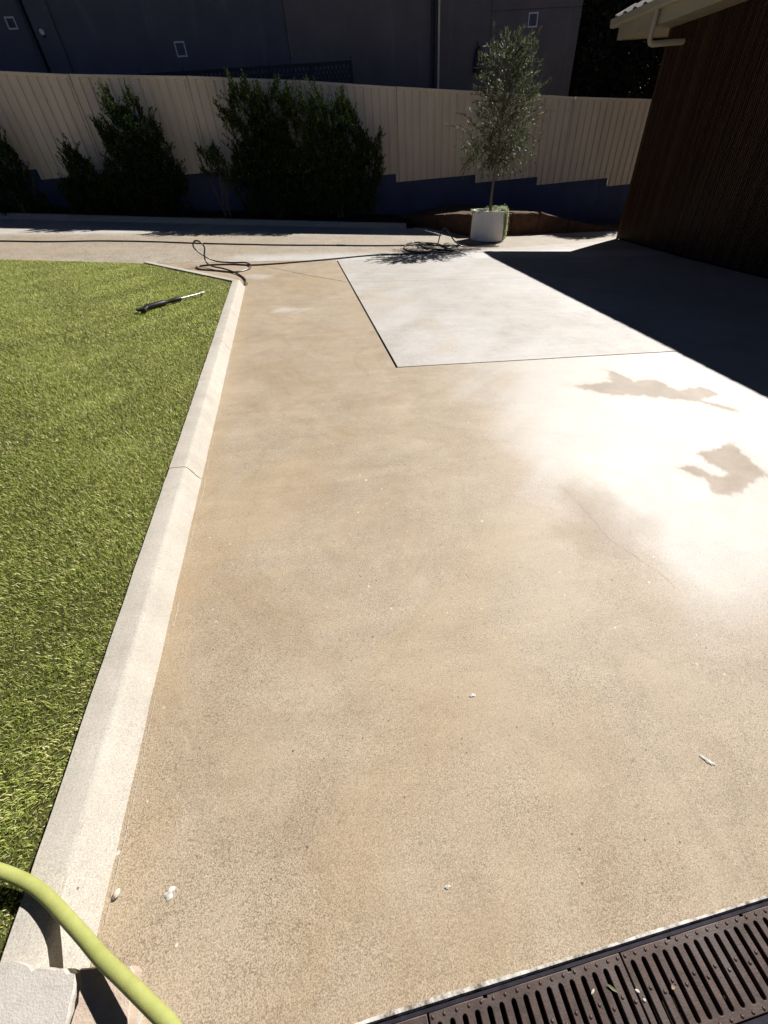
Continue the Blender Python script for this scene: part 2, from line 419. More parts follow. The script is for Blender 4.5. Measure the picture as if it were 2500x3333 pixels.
# ------------------------------------------------------------------ lawn kerb
def kerb(name, label, path, prof, cuts, mat, seed=0, wobble=.002):
    """sweep prof [(across, height)] along path (outer line; 'across' to its right), cut into cast lengths"""
    root = empty(name, (path[0][0], path[0][1], gzf(*path[0]))); tag(root, label=label, kind='structure')
    P = [Vector((a, b, 0)) for a, b in path]; n = len(P); st = []
    for i in range(n):
        d1 = (P[i] - P[i - 1]).normalized() if i else (P[1] - P[0]).normalized()
        d2 = (P[i + 1] - P[i]).normalized() if i < n - 1 else d1
        nn = Vector((d1.y, -d1.x, 0)) + Vector((d2.y, -d2.x, 0)); nn.normalize()
        nn /= max(.3, nn.dot(Vector((d1.y, -d1.x, 0)))); st.append(nn)
    cum = [0]
    for i in range(1, n): cum.append(cum[-1] + (P[i] - P[i - 1]).length)
    def at(s):
        for i in range(n - 1):
            if s <= cum[i + 1] + 1e-9:
                t = (s - cum[i]) / (cum[i + 1] - cum[i]); return P[i].lerp(P[i + 1], t), st[i].lerp(st[i + 1], t)
        return P[-1], st[-1]
    cs = [0] + list(cuts) + [cum[-1]]; rg = random.Random(seed); inv = root.matrix_world.inverted()
    for a, b in zip(cs[:-1], cs[1:]):
        a2 = a + (.003 if a > 0 else 0); b2 = b - (.003 if b < cum[-1] else 0)
        k = max(1, int((b2 - a2) / .07)); S_ = sorted([a2 + (b2 - a2) * i / k for i in range(k + 1)] + [c for c in cum if a2 < c < b2])
        mb = MB(); vs = []; m_ = len(prof)
        for s in S_:
            p, nn = at(s)
            for (u, z) in prof:
                q = p + nn * (u + rg.uniform(-wobble, wobble)); base = gzf(q.x, q.y)
                vs.append((q.x - path[0][0], q.y - path[0][1], base + z + rg.uniform(-wobble, wobble) * .6 - gzf(*path[0])))
        fs = [(i * m_ + j, i * m_ + j + 1, (i + 1) * m_ + j + 1, (i + 1) * m_ + j) for i in range(len(S_) - 1) for j in range(m_ - 1)]
        fs += [tuple(range(m_ - 1, -1, -1)), tuple(range((len(S_) - 1) * m_, len(S_) * m_))]
        mb.add(vs, fs); mb.build('kerb_segment', mat, root, sm=35)
    return root
KP = [(0, -.09), (0, .094), (.003, .100), (.03, .101), (.082, .100), (.094, .097), (.103, .088), (.116, .062), (.134, .024), (.148, .005), (.158, -.03)]
kerb('lawn_kerb', 'pale cast concrete kerb between the lawn and the driveway', [(-.945, -.32), (-.95, 3.0), (-.965, 6.94), (-2.50, 8.44)], KP, [2.50, 4.67, 7.27], M['kerb'], 2, .0015)
GK = [(0, -.05), (.004, .09), (.02, .10), (.085, .10), (.11, .092), (.15, .045), (.19, .006), (.2, -.05)]
kerb('garden_kerb', 'low rolled concrete kerb in the shade in front of the garden bed', [(-9.0, 13.295), (-3.6, 12.89), (-.3, 12.6425), (2.9, 12.4025)], GK, [3.2, 6.9, 9.6], M['kerb'], 3)

# ------------------------------------------------------------------ lawn
LAWN = [(-.951, -.6), (-.956, 3.0), (-.971, 6.937), (-2.50, 8.43), (-3.54, 8.70), (-4.82, 8.95), (-9.0, 9.75), (-9.0, -.6)]
lm = MB(); nL = len(LAWN)
import mathutils.geometry as mg
bmx = bmesh.new(); vv = [bmx.verts.new((x, y, gzf(x, y) + .078)) for x, y in LAWN]; bmx.faces.new(vv)
ret = bmesh.ops.extrude_face_region(bmx, geom=list(bmx.faces)); 
for e in ret['geom']:
    if isinstance(e, bmesh.types.BMVert): e.co.z -= .1
bmesh.ops.triangulate(bmx, faces=bmx.faces[:]); bmesh.ops.recalc_face_normals(bmx, faces=bmx.faces[:])
me = bpy.data.meshes.new('lawn'); bmx.to_mesh(me); bmx.free()
lawn = tag(link('lawn', me, None, M['thatch']), kind='structure', label='mown lawn left of the kerb')

def grass_mat():
    t = NT('grass_blade', .55, .35); c = t.attr('tint', 'Color'); t.col(c)
    tr = t.n.new('ShaderNodeBsdfTranslucent'); t.L(c, tr.inputs[0]); mx = t.n.new('ShaderNodeMixShader'); mx.inputs[0].default_value = .5
    t.L(t.b.outputs[0], mx.inputs[1]); t.L(tr.outputs[0], mx.inputs[2]); t.L(mx.outputs[0], t.n['Material Output'].inputs[0]); return t.m
M['grass'] = grass_mat()
def grass():
    rs = np.random.RandomState(7); Xs = []; Ys = []; Sc = []
    for (y0, y1, x0, dens, sc) in ((-.6, 1.2, -3.6, 56000, .85), (1.2, 2.6, -4.2, 42000, .95), (2.6, 4.5, -5.6, 27000, 1.1), (4.5, 9.6, -9.0, 16000, 1.35)):
        n = int((y1 - y0) * (-.94 - x0) * dens); x = rs.uniform(x0, -.94, n); y = rs.uniform(y0, y1, n)
        inn = (x > -1.6 - .46 * np.maximum(y, 0)) & (y > -.1)
        ok = (poly_sd(x, y, LAWN) < -.003) & (inn | (rs.rand(n) < .22))
        # thinner, patchier turf here and there
        ok &= rs.rand(n) < .62 + .38 * np.clip(wob(x, y, 2.0) + .6 + .5 * wob(y, x, 6.0), 0, 1)
        Xs.append(x[ok]); Ys.append(y[ok]); Sc.append(np.where(inn[ok], sc, sc * 2.1))
    x = np.concatenate(Xs); y = np.concatenate(Ys); sc = np.concatenate(Sc); n = len(x)
    z = gz(x, y) + .075
    edge = np.clip(-poly_sd(x, y, LAWN) / .10, 0, 1)
    az = np.where(rs.rand(n) < .45, 2.2 * wob(x, y, .9) + rs.normal(0, .7, n), rs.uniform(0, 2 * PI, n)); lean = rs.uniform(.2, 1.15, n) + .15 * wob(y, x, 1.3); ln = rs.uniform(.012, .031, n) * (.75 + .25 * edge) * (.9 + .12 * sc) * (1 + .22 * wob(x, y, 1.1)); wd = rs.uniform(.0009, .0019, n) * sc * 1.25
    dx, dy = np.cos(az), np.sin(az); px, py = -dy, dx
    h1, v1 = ln * .5 * np.sin(lean * .6), ln * .5 * np.cos(lean * .6)
    h2, v2 = h1 + ln * .5 * np.sin(np.minimum(lean * 1.35, 1.7)), v1 + ln * .5 * np.cos(np.minimum(lean * 1.35, 1.7))
    V = np.zeros((n, 5, 3), np.float32)
    for k, (h, v, wsc, sg) in enumerate(((0, 0, 1, -1), (0, 0, 1, 1), (h1, v1, .8, 1), (h1, v1, .8, -1), (h2, v2, 0, 0))):
        V[:, k, 0] = x + dx * h + px * wd * wsc * sg; V[:, k, 1] = y + dy * h + py * wd * wsc * sg; V[:, k, 2] = z + v
    tri = np.array([[0, 1, 2], [0, 2, 3], [3, 2, 4]]); F = (np.arange(n)[:, None, None] * 5 + tri[None]).reshape(-1)
    me = bpy.data.meshes.new('grass'); me.vertices.add(n * 5); me.vertices.foreach_set('co', V.ravel())
    me.loops.add(len(F)); me.loops.foreach_set('vertex_index', F.astype(np.int32)); me.polygons.add(n * 3)
    me.polygons.foreach_set('loop_start', np.arange(0, n * 9, 3, dtype=np.int32)); me.update(calc_edges=True)
    pal = 1.62 * np.array([(.145, .188, .03), (.255, .295, .065), (.365, .39, .115), (.46, .46, .19), (.58, .56, .32), (.105, .14, .03)])
    yel = np.clip(.5 + .6 * wob(x, y, .7) + .4 * wob(x, y, 2.3), 0, 1); yel = np.maximum(yel, 1 - edge)
    r_ = rs.rand(n); i = np.where(r_ < .20, 0, np.where(r_ < .44, 1, np.where(r_ < .68, 2, np.where(r_ < .80 + .06 * yel, 3, np.where(r_ < .87 + .12 * yel, 4, 5)))))
    c = pal[i] * rs.uniform(.8, 1.2, (n, 1)); c = np.concatenate([c, np.ones((n, 1))], 1)
    at = me.attributes.new('tint', 'FLOAT_COLOR', 'POINT'); at.data.foreach_set('color', np.repeat(c, 5, 0).astype(np.float32).ravel())
    return me, n
me, ng = grass()
tag(link('grass', me, None, M['grass']), kind='stuff', label='short sunlit green grass with straw coloured tips', cat=None)

# ------------------------------------------------------------------ garden bed
bedm = MB()
xs_ = np.linspace(-9, 3.0, 60); ys_ = np.linspace(0, 1, 8); rg = random.Random(9)
vs = []
for x in xs_:
    y0 = 12.615 - .075 * x
    for v in ys_:
        y = y0 + (13.9 - y0) * v; vs.append((x, y, gzf(x, y0) + .07 + .10 * v + rg.uniform(-.015, .02)))
bedm.add(vs, [(i * 8 + j, (i + 1) * 8 + j, (i + 1) * 8 + j + 1, i * 8 + j + 1) for i in range(59) for j in range(7)])
tag(bedm.build('garden_bed', M['mulch'], sm=None), kind='structure', label='dark mulched garden bed under the shrubs')
ch = MB()
for k in range(1400):
    x = rg.uniform(-7.2, 2.9); y0 = 12.61 - .075 * x; v = rg.random(); y = y0 + (13.75 - y0) * v
    z = gzf(x, y0) + .075 + .10 * v + rg.uniform(0, .02); a = rg.uniform(0, PI); l = rg.uniform(.015, .06); wd = rg.uniform(.004, .014); t = rg.uniform(-.3, .3)
    c, s_ = math.cos(a), math.sin(a)
    lo = [(x + c * l * i - s_ * wd * j, y + s_ * l * i + c * wd * j, z + t * l * i) for i, j in ((-.5, -.5), (.5, -.4), (.5, .5), (-.5, .4))]
    ch.hexa(lo, [(p[0], p[1], p[2] + .006) for p in lo])
tag(ch.build('mulch_chips', M['chip']), kind='stuff', label='bark chips and twigs scattered on the garden bed')

# ================================================================== boundary wall and fence
def render_mat(name, c, var=.2, rough=.85, bump=.25):
    t = NT(name, rough, .25); P = t.pos()
    n = t.noise(P, 1.3, 5, .6); n2 = t.noise(t.mapv(P, (3, 3, .5)), 1.0, 4, .6)
    col = t.mix(t.ramp(n, [(.3, 0), (.7, 1)]), tuple(x * (1 - var) for x in c), tuple(x * (1 + var) for x in c))
    col = t.mix(t.math('MULTIPLY', t.ramp(n2, [(.55, 0), (.75, 1)]), .35), col, tuple(min(1, x * 1.7 + .02) for x in c))
    t.col(col); t.bump(t.noise(P, 90, 4), bump, .004); return t.m
M['bluewall'] = render_mat('blue_grey_render', (.07, .085, .165))
M['greywall'] = render_mat('dark_grey_render', (.12, .122, .155), var=.12)
M['greywall2'] = render_mat('warm_grey_render', (.165, .15, .155), var=.12)
def steel_mat(name, c):
    t = NT(name, .42, .45); P = t.pos()
    n = t.noise(t.mapv(P, (2.5, 2.5, .7)), 1.0, 5, .6); d = t.noise(t.mapv(P, (14, 14, 1.2)), 1.0, 3, .6)
    col = t.mix(t.ramp(n, [(.35, 0), (.7, 1)]), c, tuple(x * .86 for x in c))
    col = t.mix(t.math('MULTIPLY', t.ramp(d, [(.55, 0), (.8, 1)]), .25), col, (.33, .26, .18))
    t.col(col); t.rough(t.ramp(n, [(.3, .38), (.7, .55)])); return t.m
M['sheet'] = steel_mat('cream_steel_sheet', (.86, .73, .56))
M['rail'] = steel_mat('cream_steel_rail', (.87, .75, .59))
WT = [(-12.0, 2.09), (-7.7, 1.89), (-5.6, 1.70), (-3.45, 1.56), (-1.3, 1.38), (.9, 1.195), (3.0, 1.02), (5.25, .84), (7.1, .655), (9.36, .46), (11.6, .27), (14, .27)]
def wall_top(x):
    z = WT[0][1]
    for a, b in WT:
        if x >= a: z = b
    return z
wm = MB()
for (a, z), (b, _) in zip(WT[:-1], WT[1:]):
    zl = min(gzf(a, 13.9), gzf(b, 13.9)) - .4
    wm.box(a, b, 13.85, 14.05, zl, z)
# one continuous stepped body
bm = bmesh.new(); outl = []
for (a, z), (b, _) in zip(WT[:-1], WT[1:]): outl += [(a, z), (b, z)]
fr = [bm.verts.new((x, 13.85, z)) for x, z in outl] + [bm.verts.new((14, 13.85, -1.6)), bm.verts.new((-12, 13.85, 0.6))]
f = bm.faces.new(fr); r_ = bmesh.ops.extrude_face_region(bm, geom=[f])
for e in r_['geom']:
    if isinstance(e, bmesh.types.BMVert): e.co.y += .2
bmesh.ops.recalc_face_normals(bm, faces=bm.faces[:])
me = bpy.data.meshes.new('retaining_wall'); bm.to_mesh(me); bm.free()
rw = link('retaining_wall', me, None, M['bluewall'])
tag(rw, 'dark blue rendered retaining wall stepping down under the cream fence', 'wall')

PO = [(-11.25, 3.90), (-8.86, 3.70), (-6.47, 3.51), (-4.09, 3.32), (-1.68, 3.18), (.71, 3.003), (3.09, 2.78), (5.47, 2.575), (7.85, 2.36), (10.2, 2.20), (12.6, 2.0)]
fence = empty('steel_fence', (PO[0][0], 13.82, PO[0][1] - 1.8))
tag(fence, 'cream corrugated steel fence on top of the blue stepped wall', 'fence')
FO = Vector(fence.location)
def fpt(x, y, z): return (x - FO.x, y - FO.y, z - FO.z)
def post(x, zt):
    zb = min(wall_top(x - .04), wall_top(x + .04)) - .02; mb = MB()
    for (a, b) in ((-.034, -.011), (.011, .034)):
        lo = [fpt(x + a, 13.775, zb), fpt(x + b, 13.775, zb), fpt(x + b, 13.842, zb), fpt(x + a, 13.842, zb)]
        mb.hexa(lo, [(p[0], p[1], p[2] + zt + .012 - zb) for p in lo])
    lo = [fpt(x - .011, 13.832, zb), fpt(x + .011, 13.832, zb), fpt(x + .011, 13.842, zb), fpt(x - .011, 13.842, zb)]
    mb.hexa(lo, [(p[0], p[1], p[2] + zt - .0 - zb) for p in lo])
    return mb.build('post', M['rail'], fence)
for x, z in PO: post(x, z)
PROF = [(0, 0), (.138, 0), (.142, .042), (.1935, .042)]       # pan, slope, rib, slope: one corrugation of 197.5 mm
for (a, za), (b, zb) in zip(PO[:-1], PO[1:]):
    tz = lambda x: za + (zb - za) * (x - a) / (b - a)
    rl = MB()
    lo = [fpt(a + .03, 13.772, za - .042), fpt(b - .03, 13.772, zb - .042), fpt(b - .03, 13.848, zb - .042), fpt(a + .03, 13.848, za - .042)]
    rl.hexa(lo, [(p[0], p[1], p[2] + .046) for p in lo])
    rl.hexa([fpt(a + .03, 13.768, za + .004), fpt(b - .03, 13.768, zb + .004), fpt(b - .03, 13.852, zb + .004), fpt(a + .03, 13.852, za + .004)],
            [fpt(a + .03, 13.772, za + .010), fpt(b - .03, 13.772, zb + .010), fpt(b - .03, 13.848, zb + .010), fpt(a + .03, 13.848, za + .010)])
    rl.build('top_rail', M['rail'], fence)
    x0, x1 = a + .026, b - .026; pitch = (x1 - x0) / 12
    for k in range(3):
        pts = []
        for q in range(4):
            for (u, d) in PROF: pts.append((x0 + (k * 4 + q) * pitch + u * pitch / .1975, d))
        pts.append((x0 + (k * 4 + 4) * pitch, 0))
        if k < 2: pts.append((x0 + (k * 4 + 4) * pitch + .03, .0))
        # break at steps of the wall
        P2 = []
        for i, (x, d) in enumerate(pts):
            if i:
                xp, dp = pts[i - 1]
                for s, _ in WT:
                    if xp < s < x:
                        t = (s - xp) / (x - xp); P2 += [(s - 1e-4, dp + (d - dp) * t), (s + 1e-4, dp + (d - dp) * t)]
            P2.append((x, d))
        mb = MB(); vs = []; off = .0012 * k
        for (x, d) in P2:
            zb_ = wall_top(x) - .02; zt_ = tz(x) - .03
            vs += [fpt(x, 13.790 + d - off, zb_), fpt(x, 13.790 + d - off, zt_), fpt(x, 13.791 + d - off, zb_), fpt(x, 13.791 + d - off, zt_)]
        fs = []
        for i in range(len(P2) - 1):
            o_, n2 = i * 4, i * 4 + 4
            fs += [(o_, n2, n2 + 1, o_ + 1), (n2 + 2, o_ + 2, o_ + 3, n2 + 3), (o_, o_ + 2, n2 + 2, n2)]
        mb.add(vs, fs); mb.build('sheet', M['sheet'], fence)

# stone edging and bank where the path meets the wall
def stone_mat(name, c1, c2, sc=5, bst=.7):
    t = NT(name, .85, .25); P = t.pos(); n = t.noise(P, sc, 6, .65, .4); v = t.noise(t.mapv(P, (sc * .8, sc * 2.4, sc * 3.2), (0, 0, .6)), 1.0, 4)
    col = t.mix(t.ramp(n, [(.35, 0), (.65, 1)]), c1, c2); col = t.mix(t.math('MULTIPLY', t.ramp(v, [(.5, 0), (.72, 1)]), .5 if sc < 10 else .25), col, tuple(x * .45 for x in c1))
    t.col(col); t.bump(t.math('ADD', n, t.noise(P, 60 if sc < 10 else 240, 4)), bst, .02 if sc < 10 else .006); return t.m
M['brownstone'] = stone_mat('brown_stone', (.085, .043, .025), (.14, .075, .045))
EB = [(2.95, 13.3), (3.41, 12.56), (3.78, 11.93), (4.21, 11.20), (5.38, 11.46), (6.17, 11.58), (7.12, 11.78), (7.98, 11.97), (8.95, 12.21)]
ET = [.30, .32, .36, .38, .30, .23, -.02, -.22, -.42]
edging = empty('stone_edging', (4.21, 11.2, gzf(4.21, 11.2))); EO = Vector(edging.location)
tag(edging, 'rough brown stone edging behind the white pot at the foot of the wall', 'stone edging')
rg = random.Random(21)
def rough_block(corners, z0s, z1s, seed, sub=3, amp=.02):
    bm = bmesh.new(); lo = [bm.verts.new((p[0], p[1], z)) for p, z in zip(corners, z0s)]; hi = [bm.verts.new((p[0], p[1], z)) for p, z in zip(corners, z1s)]
    n = len(corners); bm.faces.new(lo[::-1]); bm.faces.new(hi)
    for i in range(n): j = (i + 1) % n; bm.faces.new((lo[i], lo[j], hi[j], hi[i]))
    bmesh.ops.bevel(bm, geom=bm.edges[:], offset=.02, segments=1, affect='EDGES')
    bmesh.ops.subdivide_edges(bm, edges=bm.edges[:], cuts=sub, use_grid_fill=True)
    bmesh.ops.triangulate(bm, faces=[f for f in bm.faces if len(f.verts) > 4])
    from mathutils import noise as mn
    for v in bm.verts:
        v.co += Vector(mn.noise_vector(v.co * 5 + Vector((seed * 3.1, 0, 0)))) * amp + Vector(mn.noise_vector(v.co * 16 + Vector((seed, 0, 0)))) * amp * .4
    me = bpy.data.meshes.new('stone'); bm.to_mesh(me); bm.free(); return me
for i in range(len(EB) - 1):
    nb = 1
    for k in range(nb):
        t0, t1 = k / nb, (k + 1) / nb
        a = (EB[i][0] + (EB[i+1][0] - EB[i][0]) * t0, EB[i][1] + (EB[i+1][1] - EB[i][1]) * t0); b = (EB[i][0] + (EB[i+1][0] - EB[i][0]) * t1, EB[i][1] + (EB[i+1][1] - EB[i][1]) * t1)
        za, zb = ET[i] + (ET[i+1] - ET[i]) * t0, ET[i] + (ET[i+1] - ET[i]) * t1
        d = Vector((b[0] - a[0], b[1] - a[1], 0)).normalized(); nn = Vector((-d.y, d.x, 0)) if i >= 3 else Vector((-d.y, d.x, 0)) * -1
        nn = Vector((.85, .5, 0)).normalized() if i < 3 else Vector((-.2, .98, 0))
        g = .008
        A = Vector((*a, 0)) + d * g; B = Vector((*b, 0)) - d * g; w_ = .24
        cs = [(p.x - EO.x, p.y - EO.y) for p in (A, B, B + nn * w_, A + nn * w_)]
        z0 = [gzf(p.x, p.y) - .06 - EO.z for p in (A, B, B, A)]; jj = rg.uniform(-.015, .01)
        z1 = [max(za + jj, gzf(*a) + .02) - EO.z, max(zb + jj, gzf(*b) + .02) - EO.z] ; z1 = [z1[0], z1[1], z1[1] + .01, z1[0] + .01]
        link('stone', rough_block(cs, z0, z1, i * 3 + k), edging, M['brownstone'])
# soil behind the edging, up to the wall
sb = MB(); vs = []
for i, ((x, y), z) in enumerate(zip(EB, ET)):
    z = max(z, gzf(x, y)) - .01
    wx = x if i != 3 else 4.6
    vs += [(x + (.1 if i < 3 else 0), y + .14, z - .02), (wx + (.6 if i < 3 else .05), 13.86, max(z, -.6) + (.02 if i < 3 else -.0) + .0)]
vs += [(11.5, 12.6, gzf(11.5, 12.6)), (11.5, 13.86, gzf(11.5, 13.8) + .02)]
sb.add(vs, [(2 * i, 2 * i + 2, 2 * i + 3, 2 * i + 1) for i in range(len(vs) // 2 - 1)])
tag(sb.build('soil_bank', M['earth']), kind='structure', label='brown soil bank at the foot of the blue wall')

# ================================================================== neighbour's house behind the fence
nh = empty('neighbour_house', (-1.5, 16.0, 0)); NO = Vector(nh.location)
tag(nh, 'dark grey rendered house wall with white vents rising behind the fence', 'house')
def nb(name, boxes, mat, parent=nh, bev=0, org=NO):
    mb = MB()
    for b in boxes: mb.box(b[0] - org.x, b[1] - org.x, b[2] - org.y, b[3] - org.y, b[4] - org.z, b[5] - org.z)
    return mb.build(name, mat, parent, bevel=bev)
M['black'] = plain('black_plastic', (.012, .012, .014), .45, .4)
M['vent'] = plain('white_vent_frame', (.62, .62, .66), .5, .4, var=.06)
M['ventgrille'] = plain('blue_grey_grille', (.12, .14, .22), .5, .4, var=.1)
M['navy'] = plain('navy_metal', (.014, .017, .032), .5, .4, var=.2)
M['pipe'] = plain('dark_downpipe', (.03, .03, .045), .4, .4, var=.1)
nb('wall', [(-14, -5.10, 16.10, 16.4, -.5, 6.0), (-4.62, .765, 16.0, 16.4, -.5, 6.0)], M['greywall'])
nb('pier', [(-5.10, -4.62, 15.93, 16.4, -.5, 6.0)], M['greywall'], bev=.01)
nb('wall', [(.785, 6.235, 15.985, 16.4, -.5, 6.0), (6.255, 8.85, 15.985, 16.4, -.5, 4.245), (6.255, 8.85, 15.985, 16.4, 4.265, 6.0), (.765, .785, 16.03, 16.4, -.5, 6.0), (6.235, 6.255, 16.01, 16.4, -.5, 6.0), (6.255, 8.85, 16.01, 16.4, 4.245, 4.265)], M['greywall2'])
nb('return_wall', [(8.60, 8.845, 16.4, 24, -.5, 6.0)], M['greywall2'])
rf = MB(); rf.hexa([(-14 - NO.x, -.55, 5.98), (9.4 - NO.x, -.55, 5.98), (9.4 - NO.x, 4.2, 7.6), (-14 - NO.x, 4.2, 7.6)], [(-14 - NO.x, -.55, 6.10), (9.4 - NO.x, -.55, 6.10), (9.4 - NO.x, 4.2, 7.72), (-14 - NO.x, 4.2, 7.72)])
rf.build('roof', M['navy'], nh)
def vent(x0, x1, z0, z1, y):
    o = nb('vent', [(x0, x0 + .028, y - .025, y, z0, z1), (x1 - .028, x1, y - .025, y, z0, z1), (x0 + .028, x1 - .028, y - .025, y, z0, z0 + .028), (x0 + .028, x1 - .028, y - .025, y, z1 - .028, z1)], M['vent'])
    mb = MB(); n = 8
    for k in range(n):
        z = z0 + .03 + (z1 - z0 - .06) * k / n
        h = (z1 - z0 - .06) / n
        mb.hexa([(x0 + .028 - NO.x, y - .016 - NO.y, z), (x1 - .028 - NO.x, y - .016 - NO.y, z), (x1 - .028 - NO.x, y - .004 - NO.y, z + h * .6), (x0 + .028 - NO.x, y - .004 - NO.y, z + h * .6)],
                [(x0 + .028 - NO.x, y - .015 - NO.y, z + h * .25), (x1 - .028 - NO.x, y - .015 - NO.y, z + h * .25), (x1 - .028 - NO.x, y - .003 - NO.y, z + h * .85), (x0 + .028 - NO.x, y - .003 - NO.y, z + h * .85)])
    mb.build('louvre', M['ventgrille'], o)
vent(-5.68, -5.47, 4.39, 4.59, 16.10); vent(-2.04, -1.79, 3.785, 4.05, 16.0); vent(7.31, 7.58, 3.93, 4.20, 15.985)
mb = MB(); mb.tube([(4.70 - NO.x, -.07, -.3), (4.70 - NO.x, -.07, 5.9)], .045, 12); mb.tube([(4.60 - NO.x, -.06, -.3), (4.60 - NO.x, -.06, 5.9)], .03, 10)
mb.build('downpipe', M['pipe'], nh, sm=40)
nb('trim_strip', [(4.77, 4.82, 15.955, 15.983, -.3, 5.95)], M['rail'])
mb = MB(); mb.tube([(-5.22 - NO.x, .06, 0), (-5.22 - NO.x, .06, 5.9)], .05, 12); mb.build('downpipe', M['pipe'], nh, sm=40)
# round light on the pier
mb = MB(); mb.lathe([(.055, 0), (.06, .02), (.045, .05), (.0, .06)], 16)
M['lampwhite'] = plain('white_plastic', (.7, .7, .72), .4, .4, var=.05)
wl = empty('wall_lamp', (-4.93, 15.92, 4.30)); tag(wl, 'small white round lamp on the pier of the dark house', 'lamp')
mb.build('shade', M['lampwhite'], wl, sm=40, rot=(R(90), 0, 0)); mb = MB(); mb.box(-.035, .035, -.005, .01, -.09, .0); mb.build('mount', M['black'], wl)
# black bag hung on the wall
bg = empty('hanging_bag', (5.92, 15.93, 3.12)); tag(bg, 'black tapered bag hanging on the grey house wall left of the olive tree', 'bag')
mb = MB(); prof = [(.0, .06), (.03, .10), (.10, .118), (.22, .125), (.34, .11), (.43, .085), (.49, .055), (.52, .03)]
vs = []; n = 14
for (z, w_) in prof:
    for k in range(n):
        t = 2 * PI * k / n; vs.append((w_ * math.cos(t) * (1 + .05 * math.sin(3 * t + z * 9)), .055 * math.sin(t) - .01, z + .012 * math.sin(2 * t)))
fs = [(i * n + k, i * n + (k + 1) % n, (i + 1) * n + (k + 1) % n, (i + 1) * n + k) for i in range(len(prof) - 1) for k in range(n)] + [tuple(range(n - 1, -1, -1)), tuple(range((len(prof) - 1) * n, len(prof) * n))]
mb.add(vs, fs); mb.build('body', M['black'], bg, sm=60)
mb = MB(); mb.tube([(-.02, 0, .50), (-.03, .02, .60), (-.03, .045, .62), (-.02, 0, .5)], .008, 6); mb.build('hanger', M['black'], bg); mb = MB(); mb.tube([(-.12, -.03, .13), (0, -.075, .11), (.12, -.03, .14)], .007, 6); mb.build('strap', M['rail'], bg)

# laser cut screen standing between fence and house
def cut_panel(w_, h_, seed):
    """a flat metal panel pierced with irregular pebble-shaped holes"""
    cu = bpy.data.curves.new('cut', 'CURVE'); cu.dimensions = '2D'; cu.fill_mode = 'BOTH'; cu.extrude = .0015
    def poly(pts):
        sp = cu.splines.new('POLY'); sp.points.add(len(pts) - 1); sp.use_cyclic_u = True
        for p, q in zip(sp.points, pts): p.co = (q[0], q[1], 0, 1)
    poly([(0, 0), (w_, 0), (w_, h_), (0, h_)])
    rg = random.Random(seed); nx, ny = int(w_ / .105), int(h_ / .09); mgx, mgy = .05, .04
    for i in range(nx):
        for j in range(ny):
            cx = mgx + (w_ - 2 * mgx) * (i + .5 + (.25 if j % 2 else -.25)) / nx; cy = mgy + (h_ - 2 * mgy) * (j + .5) / ny
            a = rg.uniform(0, PI); ra = rg.uniform(.036, .047); rb = rg.uniform(.020, .030); pts = []
            for k in range(8):
                t = 2 * PI * k / 8; q = rg.uniform(.82, 1.05); x, y = ra * q * math.cos(t), rb * q * math.sin(t)
                pts.append((cx + x * math.cos(a) - y * math.sin(a), cy + x * math.sin(a) + y * math.cos(a)))
            if all(.02 < p[0] < w_ - .02 and .02 < p[1] < h_ - .02 for p in pts): poly(pts)
    o = bpy.data.objects.new('tmp', cu); COL.objects.link(o); bpy.context.view_layer.update()
    me = bpy.data.meshes.new_from_object(o.evaluated_get(bpy.context.evaluated_depsgraph_get()))
    bpy.data.objects.remove(o); bpy.data.curves.remove(cu); me.name = 'screen_panel'; me.materials.clear(); return me
scr = empty('laser_cut_screen', (-2.9, 15.0, 2.0)); tag(scr, 'navy metal screen with pebble shaped cutouts showing above the fence', 'screen')
pm = cut_panel(1.0, .9, 3)
for k in range(5):
    x = -2.9 + k * 1.025
    link('screen_panel', pm, scr, M['navy'], loc=(x + 2.9 + .012, 0, .5), rot=(R(90), 0, 0))
mb = MB(); mb.box(0, 5.14, -.02, .02, 1.395, 1.42); mb.build('top_rail', M['navy'], scr)
for k in range(6):
    mb = MB(); mb.box(-.02, .02, -.02, .025, -1.2, 1.39); 
    if k != 4: mb.box(-.008, .008, .026, .04, .6, 1.50)
    mb.build('post', M['navy'], scr, loc=(k * 1.025, .0, 0))

# ================================================================== house on the right: slatted wall, eave, gutter
hs = empty('slatted_house', (8.0, 10.9, gzf(8, 10.9))); HO = Vector(hs.location)
tag(hs, 'dark brown house clad in thin vertical timber slats with a cream gutter', 'house')
def hb(name, boxes, mat, bev=0, sm=None, parent=hs):
    mb = MB()
    for b in boxes: mb.box(b[0] - HO.x, b[1] - HO.x, b[2] - HO.y, b[3] - HO.y, b[4] - HO.z, b[5] - HO.z)
    return mb.build(name, mat, parent, bevel=bev)
def wood_mat():
    t = NT('dark_timber_slat', .5, .35); oi = t.n.new('ShaderNodeObjectInfo').outputs['Random']; P = t.pos()
    g = t.noise(t.mapv(P, (60, 60, 2.5)), 1.0, 4, .6)
    a = t.mix(oi, (.030, .014, .008), (.12, .06, .03)); col = t.mix(t.ramp(g, [(.35, 0), (.7, 1)]), a, (.028, .014, .009))
    t.col(col); t.bump(g, .2, .002); return t.m
M['slat'] = wood_mat(); M['backing'] = plain('black_wall_backing', (.012, .010, .009), .9, .2)
M['trim'] = plain('cream_painted_trim', (.46, .40, .27), .5, .4, var=.10, scale=2)
M['gut'] = plain('cream_gutter_steel', (.52, .46, .32), .4, .45, var=.08, scale=2)
M['tile'] = plain('grey_roof_tile', (.20, .18, .165), .8, .3, var=.25, scale=5, bump=.4)
hb('wall', [(8.035, 8.25, -2.0, 10.86, -1.3, 3.05), (8.25, 16, 10.70, 10.86, -1.9, 3.05)], M['backing'])
